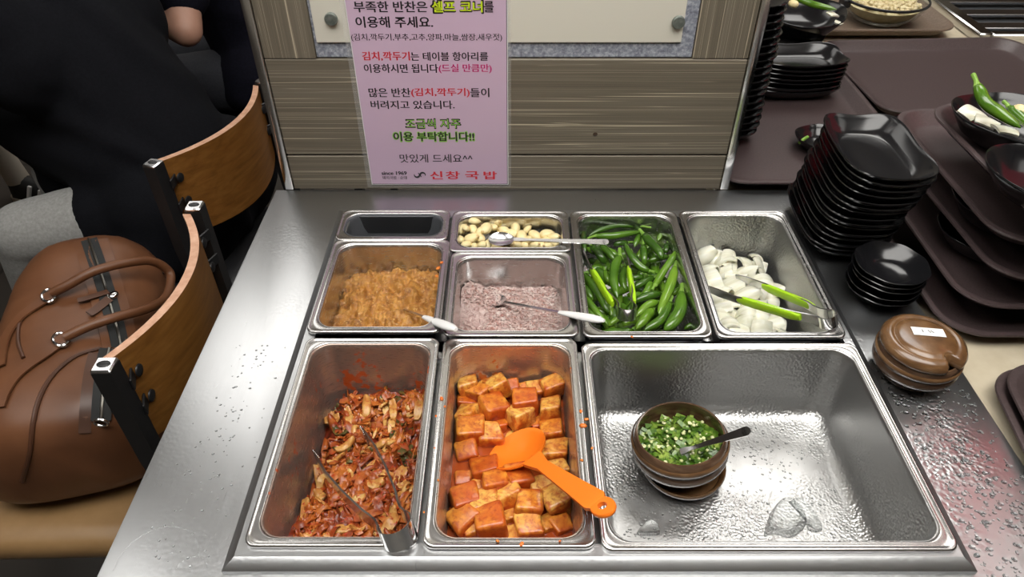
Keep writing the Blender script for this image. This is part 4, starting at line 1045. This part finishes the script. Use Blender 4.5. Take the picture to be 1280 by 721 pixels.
text('since 1969', 477, 508.3, 214, 218.6, I, .02); text('돼지국밥 · 순대', 478, 508.5, 220, 224, I, .0)
for s, a, c in (('신', 537.7, 553.2), ('창', 557.3, 574.8), ('국', 581.5, 598.3), ('밥', 604.6, 621)): text(s, a, c, 214, 224, M['red_ink'], .03)
# round two-lobed emblem
p = on_y(524.8, 218.6, SY-.0004); b = MB()
for sg in (1, -1):
    pts = [Vector((p.x+sg*.0045+.0040*math.cos(t)*sg, p.y, p.z+.0040*math.sin(t)*sg)) for t in [(-.4+.42*k)*1.0 for k in range(12)]]
    b.tube(pts, [.0004+.0012*math.sin(PI*k/11) for k in range(12)], 6, flat=.25, up=(0,1,0))
b.build('emblem', I, NT)

# ------------------------------------------------------------------ water, crumbs
def dome(b, p, r, h, sq=1.0, a=0): 
    L = []
    for k in range(4):
        t = PI/2*k/3.4; L.append([Vector(p)+Vector((math.cos(j*PI/5+a)*r*math.cos(t)*sq, math.sin(j*PI/5+a)*r*math.cos(t), h*math.sin(t)+.00005)) for j in range(10)])
    b.loops(L, True, True, True)
random.seed(51); b = MB()
for k in range(900):
    x = random.uniform(.418, .508); y = random.uniform(.30, .585)
    if x > .47+.04*random.random() and random.random() < .5: continue
    dome(b, (x, y, ZC), random.choice((.0008,.0012,.0016,.0024)), .0007, random.uniform(.6,1.6), random.uniform(0,3))
for k in range(130):
    x = random.gauss(-.30, .016); y = random.uniform(.32, .60); dome(b, (max(-.36, min(-.262, x)), y, ZC), random.choice((.0006,.0009,.0013)), .0005, random.uniform(.7,1.4))
o = b.build('water_droplets', M['water'], sharp=0); tag(o, 'water droplets beaded on the bare steel counter', 'water drops', kind='stuff')
b = MB(); zf = RIM-.105+.0007
lx0, lx1, ly0, ly1 = .118, .362, .366, .550
for k in range(1500):
    x = random.uniform(lx0, lx1); y = random.uniform(ly0, ly1)
    if (x-pb.x)**2+(y-pb.y)**2 < .055**2: continue
    if N3(x, y, 18) < -.1 and random.random() < .85: continue
    dome(b, (x, y, zf), random.choice((.0005,.0007,.001,.0014)), .00035, random.uniform(.7,1.4))
o = b.build('water_droplets', M['water'], sharp=0); tag(o, 'water droplets beaded on the floor of the large empty pan', 'water drops', kind='stuff')
def puddle(pts, label, h=.0016):
    c = sum((Vector(p) for p in pts), Vector())/len(pts); S = spline(pts+[pts[0]], 6)[:-1]; b = MB()
    L = [[Vector((p.x, p.y, zf+.00005)) for p in S], [Vector((c.x+(p.x-c.x)*.985, c.y+(p.y-c.y)*.985, zf+h*.7)) for p in S], [Vector((c.x+(p.x-c.x)*.94, c.y+(p.y-c.y)*.94, zf+h)) for p in S], [Vector((c.x+(p.x-c.x)*.5, c.y+(p.y-c.y)*.5, zf+h)) for p in S]]
    b.loops(L, True, True, True); o = b.build('water_puddle', M['water'], sharp=0); tag(o, label, 'puddle')
hz = zf-ZC
A_ = lambda *q: [at(u, v, hz) for u, v in q]
puddle(A_((962,642),(975,626),(988,622),(1003,636),(1008,655),(990,672),(968,668),(955,668)), 'clear puddle at the front of the large pan, right of the pot')
puddle(A_((800,660),(812,650),(822,655),(824,668),(808,670),(796,668)), 'small clear puddle at the front left of the large pan')
puddle(A_((985,628),(1000,622),(1018,640),(1028,662),(1012,664),(1004,648)), 'long thin puddle in the large pan, rightmost of the front three')
for (u, v, r, a0, a1, lb) in ((195,706,.036,.2,3.3,'large dried water ring on the left of the counter'), (238,715,.014,.3,3.0,'small water ring beside the large one on the counter')):
    c_ = at(u, v, 0); b = MB(); b.tube([c_+Vector((r*math.cos(a0+(a1-a0)*k/40)+.001*N3(k*.3,0,1), r*1.05*math.sin(a0+(a1-a0)*k/40), .0001)) for k in range(41)], [.0004+.0005*abs(N3(k*.5,1,1)) for k in range(41)], 6)
    tag(b.build('water_ring', M['water'], sharp=0), lb, 'water mark')
random.seed(61); b = MB()
def fleck(u, v, h, r): b.ball(at(u, v, h), (r, r*.7, r*.45), 6, R3(random.uniform(0,6)))
for (u, v, r) in ((729,532,.0045),(733,524,.003),(726,514,.0028),(552,498,.003),(556,508,.002),(740,560,.002),(727,575,.002),(545,520,.002),(548,600,.0015),(530,640,.0015),(652,680,.003),(700,676,.0015),(790,421,.002),(548,335,.004),(552,328,.003),(546,345,.003),(622,676,.002),(543,560,.0015)): fleck(u, v, .0155, r)
o = b.build('food_crumbs', M['crumb'], sharp=0); tag(o, 'orange pepper crumbs spilled on the pan rims', 'crumbs', kind='stuff')

# ------------------------------------------------------------------ chairs
def chair(label, pa, pbk, seat_m, seat_edge):
    """pa, pbk: feet of the near and far back post (x, y); the sitter faces left"""
    a = Vector((pa[0], pa[1], 0)); c = Vector((pbk[0], pbk[1], 0)); mid = (a+c)/2; ey = (c-a).normalized(); ex = Vector((ey.y, -ey.x, 0))   # ex: out behind the chair
    H = .805; hw = (c-a).length/2
    T = thing('dining_chair', label, 'chair', mid)
    def pt(x, y, z): return mid+ex*x+ey*y+Vector((0,0,z))
    Rm = Matrix((ex, ey, Vector((0,0,1)))).transposed()
    for s in (-1, 1):
        b = MB(); L = []
        for (x, z) in ((.075,0),(.02,.42),(0,.62),(0,H)): L.append([pt(x+dx*.0125, s*hw+dy*.0125, z) for dx, dy in ((-1,-1),(1,-1),(1,1),(-1,1))])
        b.loops(L, True, True, True); po = b.build('back_post', M['black_metal'], T, smooth=False)
        b = MB(); b.box(pt(0, s*hw, H+.002), (.025,.025,.006), Rm, .0018); cp = b.build('post_cap', M['utensil'], po)
        b = MB(); b.ball(pt(0, s*hw, H+.005), (.009,.006,.002), 10, Rm); b.build('cap_button', M['black_metal'], cp)
        b = MB(); L = []
        for (x, z) in ((-.42,.43),(-.45,0)): L.append([pt(x+dx*.0125, s*hw+dy*.0125, z) for dx, dy in ((-1,-1),(1,-1),(1,1),(-1,1))])
        b.loops(L, True, True, True); b.build('front_leg', M['black_metal'], T, smooth=False)
        for z in (H-.045, H-.095):
            b = MB(); b.box(pt(.0085, s*(hw-.026), z), (.003,.036,.020), Rm @ R3(-s*.35), .0014); br = b.build('bracket', M['black_metal'], T)
            b = MB(); b.lathe([(.009,0),(.0085,.002),(.005,.0035),(.002,.0038)], 16, pt(.0125, s*(hw-.036), z), Rm @ Matrix.Rotation(PI/2, 3, 'Y')); b.build('bolt', M['black_metal'], br)
    # curved plywood back
    n = 24; z0, z1 = H-.165, H-.004; th = .013; b = MB()
    def cv(t): y = -hw+.013+(2*hw-.026)*t; return y, .052*(1-(2*t-1)**2)-.004
    rows = []
    for i_ in range(n+1):
        y, x = cv(i_/n); drop = .012*(1-(2*i_/n-1)**2)
        rows.append([pt(x-th, y, z0-drop), pt(x, y, z0-drop), pt(x, y, z1), pt(x-th, y, z1)])
    ids = [b.loop(r) for r in rows]
    for p_, q_ in zip(ids, ids[1:]):
        for j in range(4): b.face((p_[j], p_[(j+1)%4], q_[(j+1)%4], q_[j]), 1 if j == 2 else 0)
    b.cap(ids[0], 1); b.cap(ids[-1], 1); b.build('backrest', [M['chair_wood'], M['chair_edge']], T, sharp=30)
    b = MB(); L = []
    for (ins, z) in ((.012,.405),(.002,.412),(0,.42),(0,.440),(.010,.452),(.035,.456),(.1,.457)):
        L.append([pt(p.x-.225, p.y, p.z) for p in rrect(.222-ins, hw+.035-ins, .05, 6, z)])
    b.loops(L, True, True, True); st = b.build('seat', seat_m, T, sharp=50)
    b = MB(); L = [[pt(p.x-.225, p.y, z) for p in rrect(.205, hw+.012, .04, 6, z)] for z in (.385,.405)]; b.loops(L, True, True, True); b.build('seat_base', seat_edge, T)
    return T
chair('plywood-backed chair beside the counter with a tan seat holding a bag', (-.504,.606), (-.512,.957), M['tan_leather'], M['black_vinyl'])
chair('plywood-backed chair behind the bag, its sitter in black', (-.63,1.09), (-.528,1.43), M['black_vinyl'], M['grey_cloth'])
chair('far chair under the navy-shirted person', (-.53,1.925), (-.515,2.275), M['black_vinyl'], M['black_vinyl'])

# ------------------------------------------------------------------ leather bag on the near seat
SEAT = .4575
BL, BWd, BH = .232, .134, .245
bo = Vector((-.731, .850, SEAT)); brz = .26
BM = Matrix.Rotation(brz, 3, 'Z')
def bagpt(s, th, off=0.0):
    """s along the bag (-1 near end .. 1 far end), th around the section"""
    e = (max(0, 1-abs(s)**5))**(1/2.4) if abs(s) < 1 else 0
    e = .90*e+.10*(1-abs(s)) if abs(s) > .9 else e
    hgt = BH*(.84+.16*(s+1)/2)
    w = BWd*(1-.05*s)
    cx, cy = math.cos(th), math.sin(th)
    x = math.copysign(abs(cx)**.72, cx)*w*(.35+.65*e); z = math.copysign(abs(cy)**(.80 if cy > 0 else .35), cy)
    z = hgt*(.40+ (.60 if z > 0 else .40)*z*(.5+.5*e)) 
    x *= 1+.10*math.exp(-((z-.07)/.06)**2)
    wr = .004*mnoise.noise(Vector((s*3, x*20, z*16)))+.002*mnoise.noise(Vector((s*9, x*50, z*40)))
    p = Vector((x, s*BL, max(z, 0.0)))
    n = Vector((cx, 0, max(cy, 0)))
    p += n*(wr+off)
    return bo + BM @ p
b = MB(); rows = []
SS = [-1+2*k/40 for k in range(41)]; NT_ = 56
for s in SS: rows.append([bagpt(s*.999, 2*PI*j/NT_) for j in range(NT_)])
b.loops(rows, True, True, True)
BAG = thing('duffel_bag', 'brown leather duffel bag lying on the tan chair seat', 'bag', bo)
b.build('bag_body', M['leather'], BAG, sharp=70)
bvh = BVHTree.FromPolygons([p for p in b.v], b.f)
camp = Vector((0,0,ZC+CAMH))
def lay(u, v, off=.004):
    """point lying on the bag where the photo shows it"""
    d = (at(u, v, 0)-camp).normalized(); h = bvh.ray_cast(camp, d)
    if h[0] is None:
        nr = bvh.find_nearest(at(u, v, -.17)); h = nr
    n = h[1] if h[1].dot(d) < 0 else -h[1]
    return h[0]+n*off, n
def layband(pix, wid, name, m, off=.002, th=.0014, par=None):
    q = [lay(u, v, off) for u, v in pix]
    P_ = spline([a for a, _ in q], 6); Nn = spline([a for _, a in q], 6)
    b = MB(); L = []; k = len(P_)
    for i_ in range(k):
        T = (P_[min(i_+1,k-1)]-P_[max(i_-1,0)]).normalized(); n = Nn[i_].normalized(); s = T.cross(n).normalized()
        L.append([P_[i_]+s*wid/2, P_[i_]+s*wid/2+n*th, P_[i_]-s*wid/2+n*th, P_[i_]-s*wid/2])
    b.loops(L, True, True, True); return b.build(name, m, par or BAG, sharp=40), P_, Nn
ZIP = [(112,301),(120,325),(131,360),(140,392),(146,415),(150,436)]
layband([(u-13, v+1) for u, v in ZIP], .020, 'zip_binding', M['leather'], .0012); layband([(u+15, v-1) for u, v in ZIP], .020, 'zip_binding', M['leather'], .0012)
zp, ZP, ZN = layband(ZIP, .026, 'zipper', M['zip_tape'], .0022)
b = MB(); b.tube([p+n*.0018 for p, n in zip(ZP, ZN)], .0026, 6); b.build('zip_teeth', M['zip_metal'], zp)
zp2, ZP, ZN = layband([(136,437),(132,456),(129,480),(127,505),(126,525)], .026, 'zipper', M['zip_tape'], .0022)
b = MB(); b.tube([p+n*.0018 for p, n in zip(ZP, ZN)], .0026, 6); b.build('zip_teeth', M['zip_metal'], zp2)
layband([(118,442),(112,470),(108,505),(106,540)], .016, 'zip_binding', M['leather_dark'], .0012)
# piping round the near end
pip = [lay(u, v, .002)[0] for u, v in ((28,600),(38,565),(42,530),(50,498),(68,468),(95,446),(125,436))]
b = MB(); b.tube(spline(pip, 6), .0034, 8); b.build('piping', M['leather_dark'], BAG)
pip = [lay(u, v, .002)[0] for u, v in ((30,448),(24,430),(24,412),(28,398))]
b = MB(); b.tube(spline(pip, 6), .003, 8); b.build('piping', M['leather_dark'], BAG)
# zip slider and its two leather pulls
p, n = lay(141, 372, .006); b = MB(); b.ball(p, (.008,.010,.005), 10); b.build('zip_slider', M['chrome'], zp)
layband([(135,368),(122,372),(106,377),(98,379)], .010, 'zip_pull', M['leather_dark'], .006); layband([(137,376),(128,384),(118,392),(112,396)], .014, 'zip_pull', M['leather_dark'], .006)
# carrying handle and straps
hp_ = [((70,372),.006),((90,366),.012),((120,354),.022),((150,346),.030),((178,344),.030),((193,352),.026),((196,366),.022),((188,382),.022),((168,398),.022),((140,410),.018),((110,419),.012),((84,428),.006)]
b = MB(); b.tube(spline([lay(u, v, o_+.006)[0] for (u, v), o_ in hp_], 6), .0078, 12); b.build('carry_handle', M['leather'], BAG)
for (u, v), a in (((64,373),0),((78,428),0)):
    p, n = lay(u, v, .007); b = MB(); e = (lay(u+8, v-4, .007)[0]-p).normalized(); s = n.cross(e).normalized()
    b.tube([p+(e*math.cos(t)*.010+s*math.sin(t)*.015) for t in [2*PI*k/16 for k in range(17)]], .0028, 8); b.build('buckle', M['chrome'], BAG)
    b = MB(); b.box(p-n*.001, (.020,.020,.006), Matrix((e, s, n)).transposed(), .002); b.build('buckle_tab', M['leather'], BAG)
layband([(60,376),(45,385),(28,398),(14,416),(6,436),(2,460)], .017, 'strap', M['leather'], .003, .003); layband([(74,432),(58,444),(40,456),(22,472),(8,492),(1,510)], .017, 'strap', M['leather'], .003, .003)
p, n = lay(126, 527, .006); b = MB(); b.tube([p+Vector((.010*math.cos(t),0,.007*math.sin(t))) for t in [2*PI*k/14 for k in range(15)]], .0022, 8); b.build('end_ring', M['chrome'], BAG)
p, n = lay(206, 346, .006); b = MB(); b.tube([p+Vector((.010*math.cos(t),.0,.008*math.sin(t))) for t in [2*PI*k/14 for k in range(15)]], .0025, 8); b.build('end_ring', M['black_metal'], BAG)

# ------------------------------------------------------------------ people at the next table
def remesh(bb, name, m, parent, vox=.010, smooth=6, fold=None, shave=None):
    """fuse overlapping capsules into one continuous surface"""
    me = bpy.data.meshes.new(name); me.from_pydata(bb.v, [], bb.f)
    bm = bmesh.new(); bm.from_mesh(me); bmesh.ops.recalc_face_normals(bm, faces=bm.faces); bm.to_mesh(me); bm.free()
    t = bpy.data.objects.new(name, me); C.objects.link(t)
    md = t.modifiers.new('r', 'REMESH'); md.mode = 'VOXEL'; md.voxel_size = vox
    sm = t.modifiers.new('s', 'SMOOTH'); sm.iterations = smooth; sm.factor = .5
    bpy.context.view_layer.update()
    out = bpy.data.meshes.new_from_object(t.evaluated_get(bpy.context.evaluated_depsgraph_get()))
    bpy.data.objects.remove(t)
    if fold:
        nr = [w.normal.copy() for w in out.vertices]
        for w, n in zip(out.vertices, nr): w.co += n*fold(w.co, n)
    org = WL[parent.name]
    for w in out.vertices: w.co -= org
    out.name = name; out.materials.clear(); out.materials.append(m)
    for f_ in out.polygons: f_.use_smooth = True
    o = bpy.data.objects.new(name, out); C.objects.link(o); o.parent = parent; WL[o.name] = org
    return o
def person(label, J, shirt_m, sleeve, shirt_fold, trouser_m, coat=False, shoe_m=None):
    T = thing('person', label, 'person', (J['pelvis'].x, J['pelvis'].y, SEAT))
    f = J['fwd']; L_ = J['left']; up = Vector((0,0,1))
    body = MB(); c = body.capsule
    pel, che, nk, hd = J['pelvis'], J['chest'], J['neck'], J['head']
    c(pel-L_*.07, .10, pel+L_*.07, .10); c(pel, .11, che, .12); c(che-L_*.08, .10, che+L_*.08, .10); c(che, .10, nk, .055); c(nk, .052, hd-up*.05, .052)
    body.ball(hd, (.078,.078,.112), 18); c(hd-up*.05+f*.02, .06, hd-up*.075+f*.045, .035)           # cranium and jaw
    c(hd+f*.075-up*.005, .008, hd+f*.092-up*.035, .013); c(hd+f*.072-up*.06-L_*.018, .007, hd+f*.072-up*.06+L_*.018, .007)   # nose, lips
    for s in (1,-1):
        c(hd+L_*s*.078+up*.012, .010, hd+L_*s*.080-up*.028, .010); c(hd+f*.070+L_*s*.02+up*.028, .008, hd+f*.066+L_*s*.042+up*.024, .008)   # ears, brows
        sh, el, wr = J['sh%d'%s], J['el%d'%s], J['wr%d'%s]
        c(sh, .055, el, .040); c(el, .040, wr, .027)
        d = (wr-el).normalized(); si = d.cross(up).normalized(); pc = wr+d*.045
        for q in range(4): c(wr+d*.02+si*(.010*(q-1.5)), .014, wr+d*.085+si*(.021*(q-1.5)), .011)
        for q, l in enumerate((.062,.074,.070,.055)):
            k0 = wr+d*.085+si*(.021*(q-1.5)); k1 = k0+d*l*.55-up*.008; c(k0, .0095, k1, .0085); c(k1, .0085, k1+d*l*.35-up*.020, .0075)
        ti = si*(-s if False else (1 if si.dot(f) > 0 else -1)); c(wr+d*.03, .013, wr+d*.06+ti*.042, .011); c(wr+d*.06+ti*.042, .011, wr+d*.10+ti*.05, .009)
        hp_, kn, an = J['hip%d'%s], J['kn%d'%s], J['an%d'%s]
        c(hp_, .085, kn, .058); c(kn, .056, an, .036); c(an, .036, an+f*.14-up*.045, .030)
    remesh(body, 'body', M['skin'], T, .0075, 4)
    sh_ = MB(); c = sh_.capsule
    g = .022 if coat else .014
    c(pel-L_*.08, .115+g, pel+L_*.08, .115+g); c(pel, .125+g, che, .130+g); c(che-L_*.09, .105+g, che+L_*.09, .105+g); c(che+up*.02, .10+g, nk-up*.03, .060+g)
    for s in (1,-1):
        S_, E_, W_ = J['sh%d'%s], J['el%d'%s], J['wr%d'%s]; c(che+L_*s*.1+up*.04, .085+g, S_, .062+g); c(S_, .062+g, E_ if sleeve > 1 else S_.lerp(E_, .72), .048+g)
        if sleeve > 1: c(E_, .048+g, W_, .034+g)
        if coat: c(J['hip%d'%s], .085+g, J['hip%d'%s].lerp(J['kn%d'%s], .40 if s > 0 else .92), .070+g)
    if coat:
        for a, b_ in J.get('skirt', []): c(a[0], a[1], b_[0], b_[1])
    remesh(sh_, 'coat' if coat else 'shirt', shirt_m, T, .011, 5, shirt_fold)
    tr = MB(); c = tr.capsule
    for s in (1,-1): c(J['hip%d'%s], .098, J['kn%d'%s], .072); c(J['kn%d'%s], .070, J['an%d'%s], .054)
    c(J['hip1'], .10, J['hip-1'], .10); remesh(tr, 'trousers', trouser_m, T, .011, 5)
    hr = MB(); hr.ball(hd+up*.022-f*.014, (.089,.089,.108), 18); hr.capsule(hd-f*.045, .07, hd-f*.05-up*.07, .05)
    remesh(hr, 'hair', M['hair'], T, .008, 3, lambda p, n: -.03*max(0, (p-hd).dot(f)-.045)*8 + .003*mnoise.noise(p*60))
    for s in (1,-1):
        an = J['an%d'%s]; so = MB(); so.capsule(an-f*.03-up*.03, .042, an+f*.15-up*.045, .036); so.capsule(an, .045, an-up*.03, .045); remesh(so, 'shoe', M['rubber'], T, .009, 3)
    return T
def seated(cx, cy, f, lean, zsh=1.02, reach=.36, elz=.78, width=.19):
    f = Vector(f).normalized(); left = Vector((-f.y, f.x, 0)); up = Vector((0,0,1))
    pel = Vector((cx, cy, SEAT+.10)); che = pel+f*lean*.8+up*(zsh-.12-pel.z); nk = che+f*(lean*.25+.01)+up*.19
    J = dict(fwd=f, left=left, pelvis=pel, chest=che, neck=nk, head=nk+f*.05+up*.16)
    for s in (1,-1):
        sh = che+left*s*width+up*.11+f*lean*.1; el = sh+f*.16+left*s*.05; el.z = elz; wr = el+f*.23-left*s*.06; wr.z = .80
        J['sh%d'%s], J['el%d'%s], J['wr%d'%s] = sh, el, wr
        hip = pel+left*s*.09-up*.0; kn = hip+f*.42+left*s*.04; kn.z = .53; an = kn+f*.03; an.z = .085
        J['hip%d'%s], J['kn%d'%s], J['an%d'%s] = hip, kn, an
    return J
def folds(amp, dirv, freq, seed):
    d = Vector(dirv).normalized()
    def g(p, n):
        q = p.dot(d)*freq + 2.2*mnoise.noise(p*3.2+Vector((seed,0,0))); return amp*(max(0, math.sin(q))**4) + amp*.5*mnoise.noise(p*9)
    return g
J1 = seated(-.735, 1.40, (-.91,.415,0), .27, 1.00, width=.172); J1['kn1'] = Vector((-1.07,1.275,.525)); J1['an1'] = Vector((-1.20,1.33,.085)); J1['kn-1'] = Vector((-1.11,1.53,.53)); J1['an-1'] = Vector((-1.14,1.54,.085)); J1['el-1'] = Vector((-1.14,1.66,.82)); J1['wr-1'] = Vector((-1.36,1.60,.82)); J1['el1'].z = .84; J1['wr1'].z = .83
pl = J1['pelvis']; f1 = J1['fwd']; l1 = J1['left']
J1['skirt'] = [((pl+f1*.10+l1*.04+Vector((0,0,.10)), .14), (pl+f1*.40+l1*.02+Vector((0,0,.10)), .12)),  ((pl-f1*.04+l1*.06, .13), (pl-f1*.02+l1*.10-Vector((0,0,.05)), .13))]
person('person in a long black coat seated behind the bag, back turned', J1, M['coat'], 2, folds(.010, (.35,.75,.55), 30, 3), M['grey_cloth'], coat=True)
J2 = seated(-.74, 2.10, (-.99,.06,0), .10, 1.03, width=.17); J2['el1'] = Vector((-.80,1.735,.80)); J2['wr1'] = Vector((-.98,1.84,.83))
person('person in a dark navy short-sleeved shirt seated at the far chair', J2, M['navy'], 1, folds(.006, (.2,.5,.8), 26, 9), M['denim'])

# ------------------------------------------------------------------ the table they sit at, the grey garment, the shoe
D = thing('dining_table', 'dark wood dining table left of the seated people', 'table', (-1.62,1.25,0))
b = MB(); b.box((-1.66,1.28,.735), (.70,1.66,.03), None, .004); b.build('table_top', M['table_dark'], D)
for x in (-1.92,-1.36):
    for y in (.52,1.84):
        b = MB(); b.box((x,y,.36), (.05,.05,.72), None, .004); b.build('leg', M['black_metal'], D)
sc_ = Vector((-1.70, 2.20, 0)); Rs = R3(-.15)
S = thing('sneaker', 'black sneaker with pale side stripes on the floor at far left', 'shoe', sc_)
b = MB(); rows = []
for k in range(15):
    t = k/14; x = -.13+.27*t; w = .034+.014*math.sin(PI*min(1, t*1.1)); h = .095-.055*t**.7 if t < .95 else .03
    if t in (0., 1.): w *= .55; h *= .7
    rows.append([sc_+Rs @ Vector((x, w*math.cos(a), .022+max(0, h*math.sin(a)) if math.sin(a) > 0 else .022)) for a in [2*PI*j/18 for j in range(18)]])
b.loops(rows, True, True, True); b.build('upper', M['rubber'], S, sharp=60)
b = MB(); b.loops([[sc_+Rs @ (Vector((p.x+.005, p.y, z))) for p in rrect(.142, .045, .044, 8, 0)] for z in (0,.022)], True, True, True); b.build('sole', M['sole'], S)
for k in range(3):
    b = MB(); b.box(sc_+Rs @ Vector((-.025+.038*k, -.045, .055-.008*k)), (.013,.010,.055-.010*k), Rs @ R3(0,-.35,.25), .002); b.build('stripe', M['white_plastic'], S)
b = MB(); b.tube([sc_+Rs @ Vector((-.09,0,.075)), sc_+Rs @ Vector((-.10,0,.15)), sc_+Rs @ Vector((-.11,0,.24))], [.040,.038,.045], 14); b.build('sock', M['sole'], S)

# ------------------------------------------------------------------ unseen red banner added beyond the right edge to give the steel's red reflection
b = MB(); b.box((1.22,1.0,1.58), (.012,.50,.64), None, .002)
o = b.build('added_red_banner', M['red_cloth']); tag(o, 'plain red cloth banner hanging from the ceiling at right', 'banner')
for y in (.85,1.19):
    b = MB(); b.tube([(1.22,y,1.89),(1.22,y,RZ)], .002, 6); b.build('hanging_cord', M['black_metal'], o)
